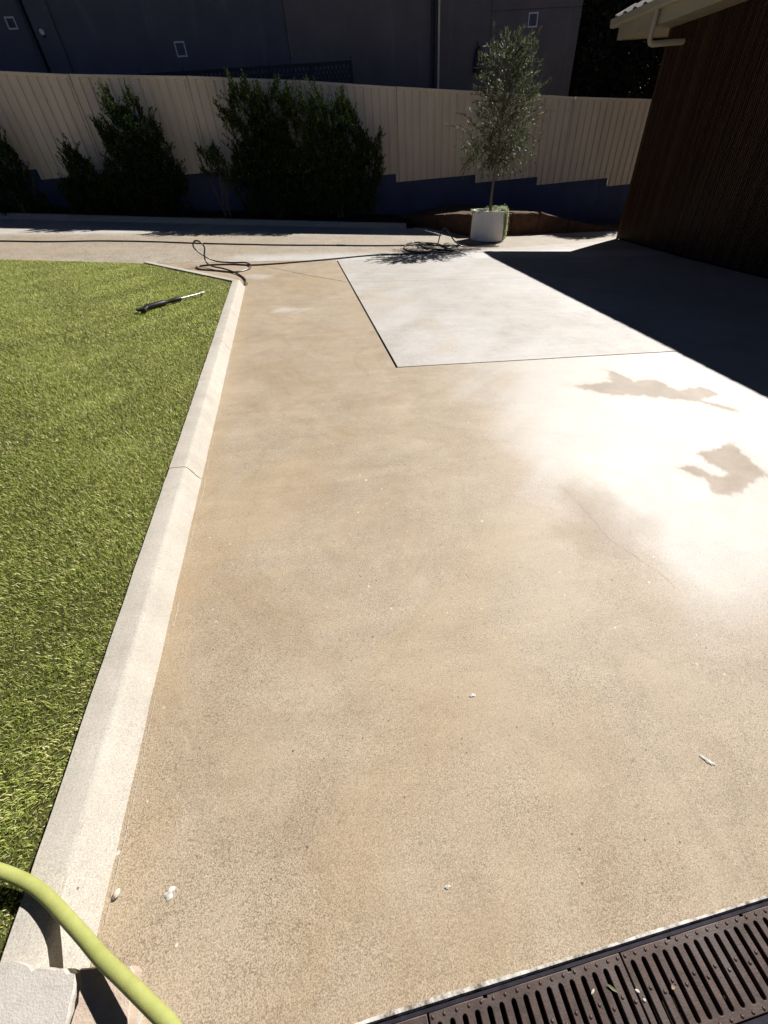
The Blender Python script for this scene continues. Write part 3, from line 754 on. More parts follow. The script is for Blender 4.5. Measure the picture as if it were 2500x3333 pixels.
sm_ = MB(); sm_.box(-.017, .017, -.014, .014, 0, 1.0); sme = sm_.mesh('slat')
rg = random.Random(5); y = 10.878; nsl = 0
while y > 3.2:
    zb = gzf(8.0, y) + .035 + rg.uniform(0, .012)
    o = link('slat', sme, hs, M['slat'], loc=(8.018 - HO.x + rg.uniform(-.002, .002), y - HO.y, zb - HO.z)); o.scale = (1, rg.uniform(.92, 1.08), 3.045 - zb)
    y -= .046 + rg.uniform(-.002, .002); nsl += 1
hb('corner_post', [(8.0, 8.06, 10.893, 10.94, -.75, 3.045)], M['slat'])
hb('plinth', [(8.045, 8.07, -2, 10.86, -1.3, gzf(8, 10.9) + .02)], M['backing'])
hb('soffit', [(7.42, 9.2, -2, 11.70, 3.05, 3.062), (9.2, 14, 10.9, 11.70, 3.05, 3.062)], M['trim'])
fo = hb('fascia', [(7.392, 7.418, -2, 11.72, 3.035, 3.29), (7.418, 14, 11.702, 11.725, 3.035, 3.29)], M['trim'])
# quad gutter along the eave and round the end
gp_ = [(0, 0), (0, .115), (-.012, .115), (-.020, .100), (-.118, .100), (-.130, .125), (-.138, .125), (-.132, .03), (-.118, .008), (-.09, 0)]
mb = MB()
lo = [(7.39 + u - HO.x, -2 - HO.y, 3.225 + z - HO.z) for u, z in gp_]; hi = [(7.39 + u - HO.x, 11.86 - HO.y, 3.225 + z - HO.z) for u, z in gp_]
mb.hexa(lo, hi); mb.build('gutter', M['gut'], hs)
mb = MB()
lo = [(7.39 - HO.x, 11.726 - u - HO.y, 3.225 + z - HO.z) for u, z in gp_]; hi = [(14 - HO.x, 11.726 - u - HO.y, 3.225 + z - HO.z) for u, z in gp_]
mb.hexa(lo, hi); mb.build('gutter', M['gut'], hs)
dpp = [(7.315, 10.5, 3.24), (7.315, 10.5, 3.02), (7.315, 10.5, 2.86), (7.335, 10.49, 2.815), (7.38, 10.485, 2.80), (7.7, 10.46, 2.80), (8.03, 10.44, 2.80)]
mb = MB(); mb.tube([(a - HO.x, b - HO.y, c - HO.z) for a, b, c in dpp], .044, 16); mb.build('downpipe', M['gut'], hs, sm=40)
# hipped roof
def rz(x, y): return 3.30 + .40 * min(x - 7.27, 11.84 - y)
rm = MB(); pk = 12.0
rm.add([(7.27 - HO.x, 11.84 - HO.y, 3.30 - HO.z), (7.27 - HO.x, -2 - HO.y, 3.30 - HO.z), (pk - HO.x, -2 - HO.y, 3.30 + .4 * (pk - 7.27) - HO.z), (pk - HO.x, 11.84 - (pk - 7.27) - HO.y, 3.30 + .4 * (pk - 7.27) - HO.z), (16 - HO.x, 11.84 - (pk - 7.27) - HO.y, 3.30 + .4 * (pk - 7.27) - HO.z), (16 - HO.x, 11.84 - HO.y, 3.30 - HO.z)],
       [(0, 1, 2, 3), (0, 3, 4, 5)])
roof = rm.build('roof', M['tile'], hs)
tm = MB(); n = 9; vs = []
for yy in (0, .42):
    for k in range(n):
        u = k / (n - 1); h = .022 + .028 * math.cos(u * 2 * PI) * (1 if u < .5 else 1); vs.append((yy, (u - .5) * .31, h + .004)); 
for yy in (0, .42):
    for k in range(n):
        u = k / (n - 1); h = .022 + .028 * math.cos(u * 2 * PI); vs.append((yy, (u - .5) * .31, h - .014))
fs = [(k, k + 1, n + k + 1, n + k) for k in range(n - 1)] + [(2 * n + k + 1, 2 * n + k, 3 * n + k, 3 * n + k + 1) for k in range(n - 1)] + [(k + 1, k, 2 * n + k, 2 * n + k + 1) for k in range(n - 1)]
tm.add(vs, fs); tme = tm.mesh('roof_tile'); smooth(tme, 40)
sl_ = math.atan(.4)
for r_ in range(3):
    for k in range(28):
        yy = 11.62 - k * .30 - r_ * .36
        x0 = 7.30 + r_ * .36
        link('roof_tile', tme, roof, M['tile'], loc=(x0 - HO.x, yy - HO.y, 3.30 + .4 * (x0 - 7.27) + .03 + .006 * (r_ % 2) - HO.z), rot=(0, -sl_ + .03, 0))

# ================================================================== foliage
def leaf_mat(name, c1, c2, c3, rough=.45, trans=.25, spec=.4):
    t = NT(name, rough, spec); c = t.attr('tint')
    col = t.ramp(c, [(0, c1), (.5, c2), (1, c3)]); t.col(col)
    tr = t.n.new('ShaderNodeBsdfTranslucent'); t.L(col, tr.inputs[0]); mx = t.n.new('ShaderNodeMixShader'); mx.inputs[0].default_value = trans
    t.L(t.b.outputs[0], mx.inputs[1]); t.L(tr.outputs[0], mx.inputs[2]); t.L(mx.outputs[0], t.n['Material Output'].inputs[0]); return t.m
M['olive'] = leaf_mat('olive_leaf', (.045, .055, .025), (.085, .10, .05), (.24, .25, .15), .5, .35, .3)
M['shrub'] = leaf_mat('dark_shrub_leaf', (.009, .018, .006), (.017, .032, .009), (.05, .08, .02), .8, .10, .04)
M['bark'] = stone_mat('grey_brown_bark', (.15, .11, .08), (.22, .17, .125))
M['twig'] = plain('pale_twig', (.14, .11, .075), .8, .2)
M['trail'] = leaf_mat('silver_trailing_leaf', (.26, .31, .16), (.40, .45, .26), (.55, .58, .40), .7, .5)
M['tree'] = leaf_mat('dark_tree_leaf', (.010, .016, .008), (.018, .028, .011), (.04, .055, .022), .55, .04, .25)

def leaves_mesh(name, pos, dirs, ln, wd, tint, rs, fold=.25):
    """one small folded leaf (4 faces around a midrib) per entry"""
    n = len(pos); d = dirs / (np.linalg.norm(dirs, axis=1, keepdims=True) + 1e-9)
    rnd = rs.normal(size=(n, 3)); side = np.cross(d, rnd); side /= (np.linalg.norm(side, axis=1, keepdims=True) + 1e-9); nrm = np.cross(side, d)
    L_ = np.asarray(ln).reshape(-1, 1) * np.ones((n, 1)); W_ = np.asarray(wd).reshape(-1, 1) * np.ones((n, 1))
    V = np.zeros((n, 5, 3)); mid = pos + d * L_ * .5
    V[:, 0] = pos; V[:, 1] = mid + side * W_ * .5 + nrm * W_ * fold; V[:, 2] = pos + d * L_ - nrm * L_ * .06; V[:, 3] = mid - side * W_ * .5 + nrm * W_ * fold; V[:, 4] = mid
    F = (np.arange(n)[:, None, None] * 5 + np.array([[0, 1, 4], [1, 2, 4], [2, 3, 4], [3, 0, 4]])[None]).reshape(-1)
    me = bpy.data.meshes.new(name); me.vertices.add(n * 5); me.vertices.foreach_set('co', V.astype(np.float32).ravel())
    me.loops.add(len(F)); me.loops.foreach_set('vertex_index', F.astype(np.int32)); me.polygons.add(n * 4)
    me.polygons.foreach_set('loop_start', np.arange(0, n * 12, 3, dtype=np.int32)); me.update(calc_edges=True)
    at = me.attributes.new('tint', 'FLOAT', 'POINT'); at.data.foreach_set('value', np.repeat(np.clip(tint, 0, 1), 5).astype(np.float32))
    return me

# ------------------------------------------------------------------ white fluted pot with olive tree
PX, PY = 4.45, 10.78; PZ = gzf(PX, PY)
pot = empty('plant_pot', (PX, PY, PZ + .004), (R(.9), R(4.7), 0)); tag(pot, 'white fluted round planter pot holding the olive tree', 'pot')
def fluted(n, prof, depth, per):
    mb = MB(); vs = []
    for (r, z, fl) in prof:
        for k in range(n):
            t = 2 * PI * k / n; q = abs(((k / n * per) % 1) - .5) * 2; q = min(1, q * 1.5)
            rr = r - depth * fl * (1 - q) ** 1.0; vs.append((rr * math.cos(t), rr * math.sin(t), z))
    fs = [(i * n + k, i * n + (k + 1) % n, (i + 1) * n + (k + 1) % n, (i + 1) * n + k) for i in range(len(prof) - 1) for k in range(n)] + [tuple(range(n - 1, -1, -1))]
    mb.add(vs, fs); return mb
M['pot'] = plain('white_pot_glaze', (.82, .81, .79), .55, .4, var=.06, scale=3, bump=.1)
fluted(384, [(.34, 0, 0), (.362, .006, .6), (.366, .03, 1), (.382, .52, 1), (.384, .535, .4), (.385, .556, 0), (.381, .562, 0), (.352, .562, 0), (.348, .55, 0), (.346, .48, 0)], .013, 60).build('body', M['pot'], pot, sm=50)
mb = MB(); mb.lathe([(.30, .485), (.345, .49), (.345, .495), (.2, .512), (.0001, .515)], 32); mb.build('soil', M['mulch'], pot)
# trailing plant over the rim: its own thing
rs = np.random.RandomState(3)
tp = empty('trailing_plant', (PX, PY, PZ + .5)); tag(tp, 'silver green trailing plant spilling over the right rim of the white pot', 'plant')
pos = []; dr = []; stems = MB()
for k in range(120):
    a = rs.uniform(-.85, 1.0) if k < 84 else rs.uniform(0, 2 * PI); hang = rs.uniform(.25, .58) * (1 - .55 * abs(a - .05) / .95) if k < 84 else rs.uniform(.0, .03)
    rr = .30; pts = []
    r0_ = rs.uniform(.12, .30); pts.append(Vector((r0_ * math.cos(a), r0_ * math.sin(a), .02))); pts.append(Vector((.35 * math.cos(a), .35 * math.sin(a), .05 + rs.uniform(0, .04))))
    z = .05
    if hang > .05:
        pts.append(Vector((.405 * math.cos(a), .405 * math.sin(a), .03)))
        while z > -hang:
            z -= .06; a += rs.uniform(-.05, .05); ro_ = .395 + rs.uniform(0, .035); pts.append(Vector((ro_ * math.cos(a) + .085 * -z * .2, ro_ * math.sin(a), z)))
    sp = spline(pts, 5); stems.tube(sp, .0018, 4, cap=False)
    for p in sp:
        for j in range(5):
            pos.append(np.array(p) + rs.normal(0, .018, 3)); dr.append(rs.normal(0, 1, 3) + np.array([math.cos(a), math.sin(a), .2]))
n = len(pos); link('foliage', leaves_mesh('foliage', np.array(pos), np.array(dr), rs.uniform(.014, .028, n), rs.uniform(.012, .022, n), rs.rand(n), rs), tp, M['trail'])
stems.build('stems', M['twig'], tp)

ol = empty('olive_tree', (PX + .06, PY, PZ + .5)); tag(ol, 'small round headed olive tree growing in the white fluted pot', 'tree')
OO = Vector(ol.location); bz = OO.z
def olr(z):  # crown half width by height (world z)
    P = [(.98, .30), (1.15, .66), (1.35, .86), (1.6, .96), (1.9, .94), (2.2, .86), (2.5, .76), (2.8, .66), (3.0, .52), (3.18, .2)]
    return float(np.interp(z, [p[0] for p in P], [p[1] for p in P]))
tr = MB(); tpts = [(0, 0, -.02), (.0, .01, .25), (.015, 0, .55), (.035, .01, .85), (.05, .0, 1.1), (.09, .02, 1.5), (.12, 0, 1.9), (.13, .01, 2.3)]
tr.tube(spline(tpts, 5), [.033 - .030 * i / 35 for i in range(36)], 9)
tr.build('trunk', M['bark'], ol, sm=60)
rs = np.random.RandomState(11); pos = []; dr = []; ln = []; br = MB(); tz_ = []
lobe = rs.uniform(.68, 1.16, (6, 9))
for k in range(480):
    zt = 1.02 + 2.12 * rs.beta(1.15, 1.2); a = rs.uniform(0, 2 * PI); q = rs.uniform(.03, 1.0) ** .33; rr = olr(zt) * q * rs.uniform(.9, 1.07) * lobe[min(5, int((zt - 1.0) / .37)), int(a / (2 * PI) * 9) % 9]
    tip = np.array([.12 + rr * math.cos(a), rr * .9 * math.sin(a), zt - bz])
    zs = np.clip(zt - bz - rs.uniform(.15, .55) * (1 if zt > 1.5 else -.3), .85, 2.2)
    st_ = np.array([np.interp(zs, [.5, 1.1, 2.3], [.015, .05, .13]), 0, zs])
    midp = st_ * .45 + tip * .55 + np.array([0, 0, .05 if zt > 1.5 else .12]) + rs.normal(0, .03, 3)
    pts = spline([st_, midp, tip], 7)
    if k < 140: br.tube(pts, [.007 - .0055 * i / (len(pts) - 1) for i in range(len(pts))], 4, cap=False)
    m0 = len(pts)
    for i in range(6, m0):
        d = np.array(pts[min(i + 1, m0 - 1)] - pts[i - 1]); d /= np.linalg.norm(d) + 1e-9
        for j in range(2 if i < m0 - 1 else 3):
            t = rs.rand(); p = np.array(pts[i - 1]) * (1 - t) + np.array(pts[i]) * t
            o_ = rs.normal(0, 1, 3); o_ -= d * o_.dot(d); o_ /= np.linalg.norm(o_) + 1e-9
            pos.append(p); dr.append(d * rs.uniform(.4, 1.2) + o_ * .8 + np.array([0, 0, (.55 if zt > 2.2 else .2) if zt > 1.5 else -.35])); ln.append(rs.uniform(.055, .088))
# a few long shoots breaking the outline
for (tx, tz, sx, sz) in ((-.18, 3.22, -.05, 2.7), (.75, 3.16, .55, 2.6), (-1.12, 1.92, -.55, 1.7), (-.75, 1.2, -.4, 1.5), (-.68, 1.1, -.45, 1.45), (.72, 1.05, .5, 1.45), (.86, 1.35, .5, 1.6), (.92, 2.45, .5, 2.1), (-.52, 2.85, -.3, 2.45), (.25, 3.12, .2, 2.7), (.02, 3.05, .05, 2.6), (-.85, 2.1, -.5, 1.85)):
    pts = spline([(sx, rs.uniform(-.2, .2), sz - bz), ((sx + tx) / 2, rs.uniform(-.2, .2), (sz + tz) / 2 - bz + .04), (tx + .0, rs.uniform(-.15, .15), tz - bz)], 9); br.tube(pts, .003, 4, cap=False)
    for i in range(1, len(pts)):
        d = np.array(pts[i] - pts[i - 1]); d /= np.linalg.norm(d) + 1e-9
        for j in range(4):
            o_ = rs.normal(0, 1, 3); o_ -= d * o_.dot(d); o_ /= np.linalg.norm(o_) + 1e-9
            pos.append(np.array(pts[i])); dr.append(d + o_ * .6); ln.append(rs.uniform(.035, .06))
n = len(pos); ln = np.array(ln)
link('crown', leaves_mesh('crown', np.array(pos), np.array(dr), ln, ln * rs.uniform(.19, .28, n), rs.beta(1.5, 2, n), rs, .12), ol, M['olive'])
br.build('branches', M['bark'], ol)

# ------------------------------------------------------------------ shrubs along the fence
def in_poly(x, y, poly):
    return poly_sd(np.array([x]), np.array([y]), poly)[0]
def shrub(name, label, poly, yc, depth, nspr, seed, ls=1.0, stems=None, tintb=0.0, dens=3.4, group='shrubs in front of the fence'):
    rs = np.random.RandomState(seed); xs = [p[0] for p in poly]; zs = [p[1] for p in poly]; cx = sum(xs) / len(xs); zb = min(zs)
    base = stems[0] if stems else (cx, zb); o = empty(name, (base[0], yc, base[1])); O = np.array(o.location)
    tag(o, label, 'shrub', group)
    nspr = int(nspr * dens); px = rs.uniform(min(xs), max(xs), nspr * 3); pz = rs.uniform(min(zs), max(zs), nspr * 3); sd_ = poly_sd(px, pz, poly); ok = sd_ < -.005; px, pz, sd_ = px[ok][:nspr], pz[ok][:nspr], sd_[ok][:nspr]
    pos = []; dr = []; tn = []; st_ = MB()
    for x, z, s in zip(px, pz, sd_):
        dmax = depth * min(1, (.12 + -s) / .38); y = yc + rs.uniform(-1, 1) * dmax
        l = rs.uniform(.07, .17) * ls; d0 = np.array([(x - cx) * .35 + rs.normal(0, .22), (y - yc) * .5 + rs.normal(0, .2), 1.0]); d0 /= np.linalg.norm(d0)
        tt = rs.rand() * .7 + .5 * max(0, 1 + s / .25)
        if s > -.42 and (math.sin(x * 9.1 + seed) * math.sin(z * 6.3 + seed * 1.7 + y * 3) + .35 * math.sin(x * 21 + z * 13)) < -.18 - .9 * min(.42, -s): continue
        m_ = rs.randint(6, 11)
        for k in range(m_):
            u = k / m_; p = np.array([x, y, z]) + d0 * l * (u - .5); q = rs.normal(0, 1, 3); q -= d0 * q.dot(d0); q /= np.linalg.norm(q) + 1e-9
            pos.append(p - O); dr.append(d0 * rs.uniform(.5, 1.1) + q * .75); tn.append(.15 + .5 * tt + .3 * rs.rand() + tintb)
    # pointed shoots reaching each peak of the outline
    for i, (x, z) in enumerate(poly):
        a, b = poly[i - 1], poly[(i + 1) % len(poly)]
        if z > a[1] and z > b[1] and z > zb + .5:
            pts = spline([(x + (cx - x) * .25, yc, z - .55), (x + (cx - x) * .05, yc + rs.uniform(-.1, .1), z - .25), (x, yc + rs.uniform(-.12, .12), z + .05)], 8)
            st_.tube([Vector(p) - Vector(O) for p in pts], .004, 4, cap=False)
            for p in pts[3:]:
                for k in range(5):
                    q = rs.normal(0, 1, 3); pos.append(np.array(p) - O + rs.normal(0, .012, 3)); dr.append(np.array([0, 0, 1.0]) + q * .5); tn.append(.4 + .4 * rs.rand() + tintb)
    # loose upright sprays all over the upper outline
    for k in range(int(nspr / 45)):
        i = rs.randint(len(poly)); a, b = poly[i - 1], poly[i]; u = rs.rand(); x, z = a[0] + (b[0] - a[0]) * u, a[1] + (b[1] - a[1]) * u
        if z < zb + .55: continue
        y = yc + rs.uniform(-.5, .5) * depth; l = rs.uniform(.18, .42); lx = (x - cx) * .18 + rs.normal(0, .08); x0_ = x + (cx - x) * .12
        pts = spline([(x0_, y, z - .28), (x0_ + lx * .3, y, z - .28 + l * .5), (x0_ + lx, y - .03, z - .28 + l)], 6); st_.tube([Vector(p) - Vector(O) for p in pts], .003, 4, cap=False)
        for p in pts[2:]:
            for j in range(3): pos.append(np.array(p) - O + rs.normal(0, .01, 3)); dr.append(np.array([lx, 0, 1.0]) + rs.normal(0, .45, 3)); tn.append(.55 + .4 * rs.rand() + tintb)
    n = len(pos); L_ = rs.uniform(.036, .066, n) * ls
    link('foliage', leaves_mesh('foliage', np.array(pos), np.array(dr), L_, L_ * rs.uniform(.32, .45, n), np.array(tn), rs, .15), o, M['shrub'])
    # woody stems from the base
    for k in range(9):
        j = rs.randint(len(px)); b0 = Vector((base[0] + rs.uniform(-.10, .10), yc + rs.uniform(-.08, .08), base[1] - .05)); e = Vector((px[j], yc + rs.uniform(-.6, .6) * depth, pz[j]))
        st_.tube([Vector(p) - Vector(O) for p in spline([b0, b0.lerp(e, .5) + Vector((rs.uniform(-.06, .06), 0, .05)), e], 6)], [.012 - .009 * i / 12 for i in range(13)], 5, cap=False)
    st_.build('stem', M['twig'], o)
    return o
def bedz(x, y): return gzf(x, 12.615 - .075 * x) + .12
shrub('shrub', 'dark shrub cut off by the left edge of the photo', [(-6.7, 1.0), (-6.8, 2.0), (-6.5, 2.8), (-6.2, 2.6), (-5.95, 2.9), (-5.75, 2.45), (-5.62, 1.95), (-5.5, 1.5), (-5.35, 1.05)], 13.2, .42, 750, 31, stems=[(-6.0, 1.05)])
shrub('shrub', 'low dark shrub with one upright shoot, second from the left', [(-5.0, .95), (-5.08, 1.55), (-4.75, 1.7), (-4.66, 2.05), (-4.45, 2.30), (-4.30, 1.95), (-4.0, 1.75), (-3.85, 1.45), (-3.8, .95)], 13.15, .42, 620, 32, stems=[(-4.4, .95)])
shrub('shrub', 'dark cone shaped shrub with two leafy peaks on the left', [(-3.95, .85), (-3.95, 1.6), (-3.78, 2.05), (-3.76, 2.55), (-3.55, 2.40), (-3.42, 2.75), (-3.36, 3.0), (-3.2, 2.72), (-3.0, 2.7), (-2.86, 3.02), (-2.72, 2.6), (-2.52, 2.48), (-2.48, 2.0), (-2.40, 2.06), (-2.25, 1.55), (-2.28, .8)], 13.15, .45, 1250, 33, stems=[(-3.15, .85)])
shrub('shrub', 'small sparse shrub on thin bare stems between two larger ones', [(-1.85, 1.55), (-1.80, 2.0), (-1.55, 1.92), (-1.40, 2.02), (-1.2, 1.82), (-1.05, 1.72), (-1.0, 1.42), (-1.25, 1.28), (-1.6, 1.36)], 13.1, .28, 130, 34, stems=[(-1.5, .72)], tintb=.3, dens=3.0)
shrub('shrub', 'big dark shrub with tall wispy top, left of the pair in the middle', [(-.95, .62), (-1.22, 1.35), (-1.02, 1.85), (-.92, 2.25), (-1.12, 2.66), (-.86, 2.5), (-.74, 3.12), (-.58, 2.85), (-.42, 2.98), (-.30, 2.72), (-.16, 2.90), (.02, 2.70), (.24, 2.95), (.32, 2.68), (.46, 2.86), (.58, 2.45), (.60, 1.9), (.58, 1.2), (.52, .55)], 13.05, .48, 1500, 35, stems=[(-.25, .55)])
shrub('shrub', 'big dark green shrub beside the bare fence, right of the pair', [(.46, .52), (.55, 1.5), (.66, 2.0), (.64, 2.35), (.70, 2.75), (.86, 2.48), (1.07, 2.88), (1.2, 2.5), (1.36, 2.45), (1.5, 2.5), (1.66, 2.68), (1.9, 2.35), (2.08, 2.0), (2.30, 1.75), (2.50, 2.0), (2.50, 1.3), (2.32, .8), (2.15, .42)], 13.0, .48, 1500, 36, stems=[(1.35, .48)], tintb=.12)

# ------------------------------------------------------------------ dark trees beyond the fence on the right
def dark_tree(label, cx, cy, zc, rx, ry, rz_, nl, seed, trunkz):
    rs = np.random.RandomState(seed); o = empty('garden_tree', (cx, cy, trunkz)); O = np.array(o.location); tag(o, label, 'tree', 'trees beyond the fence')
    u = rs.normal(size=(nl, 3)); u /= np.linalg.norm(u, axis=1, keepdims=True); r_ = rs.rand(nl, 1) ** .4
    cl = rs.normal(size=(60, 3)); cl /= np.linalg.norm(cl, axis=1, keepdims=True); cl *= rs.rand(60, 1) ** .4
    p = cl[rs.randint(0, 60, nl)] * .85 + u * r_ * .33; p = p * np.array([rx, ry, rz_]) + np.array([cx, cy, zc])
    L_ = rs.uniform(.08, .16, nl)
    link('crown', leaves_mesh('crown', p - O, rs.normal(size=(nl, 3)) + np.array([0, 0, .3]), L_, L_ * .45, rs.beta(1.2, 2.5, nl), rs, .15), o, M['tree'])
    mb = MB()
    for k in range(6):
        e = cl[k] * np.array([rx, ry, rz_]) * .7 + np.array([cx, cy, zc]) - O; mb.tube(spline([(rs.uniform(-.1, .1), rs.uniform(-.1, .1), 0), (e[0] * .3, e[1] * .3, e[2] * .55), e], 6), [.06 - .045 * i / 12 for i in range(13)], 6, cap=False)
    mb.build('trunk', M['twig'], o, sm=60)
dark_tree('tall dark evergreen tree beside the end of the grey house wall', 10.1, 16.6, 3.6, 1.55, 1.1, 2.6, 34000, 51, -.6)
dark_tree('dark tree with thin pale stems behind the gutter of the slatted house', 12.5, 15.6, 3.4, 1.7, 1.2, 2.4, 34000, 52, -1.0)
dark_tree('dense dark tree filling the gap behind the fence end', 11.3, 18.0, 3.2, 2.6, 1.2, 3.0, 40000, 53, -.9)

# ================================================================== hoses and lance
M['hose'] = plain('black_rubber_hose', (.045, .041, .040), .34, .6, var=.2, scale=5)
M['brass'] = plain('worn_brass', (.55, .48, .36), .35, .5, metal=.85, var=.2, scale=40)
def gp3(x, y, h): return (x, y, gzf(x, y) + h)
hr = .0125
HP = [(-8.5,10.95,0),(-7.0,10.76,0),(-5.6,10.69,0),(-4.7,10.63,0),(-3.8,10.68,0),(-2.86,10.61,0),(-1.88,10.44,0),(-.6,10.28,0),(.04,10.23,0),(.88,10.19,0),(1.06,10.17,0),(1.78,10.135,0),(2.33,10.15,0),(2.76,10.21,.0),(3.25,10.08,0),(3.77,10.15,0),(4.20,10.12,0),(4.45,10.06,0),(4.36,9.97,0),(4.0,9.96,0),(3.62,9.98,.0),(3.42,9.99,.10),(3.27,9.99,.27),(3.19,9.98,.33),(3.10,9.97,.26),(3.02,9.96,.05),(2.93,10.12,.02),(2.80,10.42,.005),(2.62,10.44,0),(2.42,10.2,.018),(2.26,9.85,0),(2.34,9.56,0),(2.62,9.50,.0),(2.98,9.62,.0),(3.20,9.86,.0),(3.10,10.18,.015),(2.86,10.32,.015),(2.66,10.15,.025),(2.72,9.84,.01),(3.0,9.58,.018),(3.24,9.60,0),(3.2,9.50,0),(2.9,9.41,0),(2.5,9.38,0),(1.97,9.33,0),(1.41,9.244,0),(.7,9.01,0),(-.02,8.753,0),(-.45,8.62,0),(-.8,8.56,0),(-1.1,8.64,0),(-1.48,8.63,0),(-1.69,8.48,0),(-1.62,8.28,0),(-1.33,8.14,0),(-1.05,8.0,0),(-.87,8.15,.0),(-.79,8.39,.018),(-.9,8.66,.02),(-1.15,8.74,.01),(-1.40,8.68,.05),(-1.57,8.60,.16),(-1.665,8.58,.27),(-1.62,8.57,.355),(-1.54,8.57,.35),(-1.49,8.56,.27),(-1.53,8.55,.15),(-1.52,8.5,.06),(-1.42,8.36,.025),(-1.2,8.14,.022),(-1.0,7.88,.005),(-.87,7.56,0),(-.815,7.26,0)]
hz = empty('pressure_hose', gp3(-.6, 10.28, 0)); tag(hz, 'long black rubber hose across the path with a coil at each end', 'hose'); ZO = Vector(hz.location)
hp = spline([Vector(gp3(x, y, h + hr)) for x, y, h in HP], 9)
MB().tube([p - ZO for p in hp], hr, 9).build('tube', M['hose'], hz, sm=60)
MB().tube([Vector(gp3(.88, 10.192, hr)) - ZO, Vector(gp3(1.06, 10.171, hr)) - ZO], .0175, 12).build('sleeve', M['hose'], hz, sm=50)
cp = empty('tmp') if False else None
a, b = Vector(gp3(-.82, 7.29, .016)), Vector(gp3(-.802, 7.12, .016)); d = (b - a)
mb = MB(); ps = [a + d * t - ZO for t in (0, .25, .26, .5, .51, .62, .63, .9, .91, 1.0)]; mb.tube(ps, [.013, .013, .021, .021, .016, .016, .024, .024, .017, .015], 14); mb.build('coupling', M['brass'], hz, sm=30)
mb = MB(); mb.tube([Vector(gp3(-.87, 7.56, .0115)) - ZO, Vector(gp3(-.83, 7.38, .014)) - ZO, Vector(gp3(-.82, 7.29, .016)) - ZO], .0145, 10); mb.build('strain_relief', M['black'], hz, sm=50)

# spray lance lying on the lawn
LA, LB = Vector((-1.895, 5.50, 0)), Vector((-1.258, 6.235, 0)); LA.z, LB.z = gzf(LA.x, LA.y) + .115, gzf(LB.x, LB.y) + .115
ld = (LB - LA); LL = ld.length; ld.normalize()
la = empty('spray_lance', LA); la.rotation_euler = (0, -math.asin(ld.z), math.atan2(ld.y, ld.x)); tag(la, 'black pressure washer lance with silver tube lying on the lawn', 'spray lance')
M['chrome'] = plain('steel_tube', (.62, .62, .62), .28, .5, metal=.9, var=.1)
M['gunblack'] = plain('black_gun_plastic', (.02, .02, .022), .35, .5, var=.2)
mb = MB(); mb.tube([(.10, 0, 0), (.13, 0, 0), (.14, 0, 0), (.36, 0, .002), (.37, 0, .002)], [.024, .030, .034, .030, .02], 14); mb.build('gun_body', M['gunblack'], la, sm=40)
mb = MB()
hp_ = [(.13, -.004, .0), (.09, -.03, .0), (.045, -.075, -.002), (.02, -.10, -.003)]
mb.tube(hp_, [.024, .023, .022, .023], 10); mb.build('grip', M['gunblack'], la, sm=40)
mb = MB(); mb.tube(spline([(.02, -.10, 0), (.0, -.06, .0), (.0, .0, .0), (.03, .022, 0), (.10, .018, 0)], 6), .012, 8); mb.build('trigger_guard', M['gunblack'], la, sm=40)
mb = MB(); mb.tube([(.10, -.005, 0), (.07, -.01, 0), (.045, -.045, 0)], .006, 8); mb.build('trigger', M['gunblack'], la, sm=40)
mb = MB(); mb.tube([(.37, 0, .002), (.46, 0, .002), (.47, 0, .002), (.60, 0, .002), (.61, 0, .002)], [.018, .020, .025, .025, .015], 14); mb.build('foam_grip', M['gunblack'], la, sm=40)
mb = MB(); mb.tube([(.60, 0, .002), (LL - .05, 0, .0)], .0095, 12); mb.build('tube', M['chrome'], la, sm=50)
mb = MB(); mb.tube([(LL - .07, 0, .0), (LL - .05, 0, 0), (LL - .045, 0, 0), (LL, 0, 0)], [.011, .016, .018, .013], 12); mb.build('nozzle', plain('cream_nozzle_plastic', (.7, .66, .55), .4, .4, var=.08), la, sm=40)

# lime green hose in the foreground
M['lime'] = None
t = NT('lime_hose_rubber', .68, .3); v = t.obj(); n_ = t.noise(v, 22, 5, .6); t.col(t.mix(t.ramp(n_, [(.35, 0), (.7, 1)]), (.28, .295, .085), (.345, .36, .115))); t.bump(t.noise(v, 420, 3), .3, .002); M['lime'] = t.m
GH = [(-4.2,1.3,.105),(-3.4,.95,.105),(-2.6,.62,.105),(-1.9,.46,.11),(-1.5,.47,.115),(-1.2,.445,.125),(-1.042, 0.391, 0.135),(-1.0, 0.375, 0.128),(-0.955, 0.354, 0.122),(-0.91, 0.329, 0.12),(-0.865, 0.298, 0.122),(-0.815, 0.26, 0.13),(-0.749, 0.21, 0.145),(-0.688, 0.163, 0.162),(-0.628, 0.122, 0.178),(-0.577, 0.086, 0.19),(-0.534, 0.055, 0.198),(-0.512, 0.039, 0.202),(-.46,-.01,.21),(-.37,-.10,.20),(-.28,-.28,.12),(-.2,-.55,.03),(-.05,-.95,.015),(.2,-1.5,.015),(.6,-2.2,.015)]
gh = empty('garden_hose', gp3(-.84, .297, .1)); tag(gh, 'thick lime green hose arching over the kerb in the foreground', 'hose'); g0 = Vector(gh.location)
MB().tube([p - g0 for p in spline([Vector(gp3(x, y, h)) for x, y, h in GH], 10)], .0145, 20).build('tube', M['lime'], gh, sm=70)

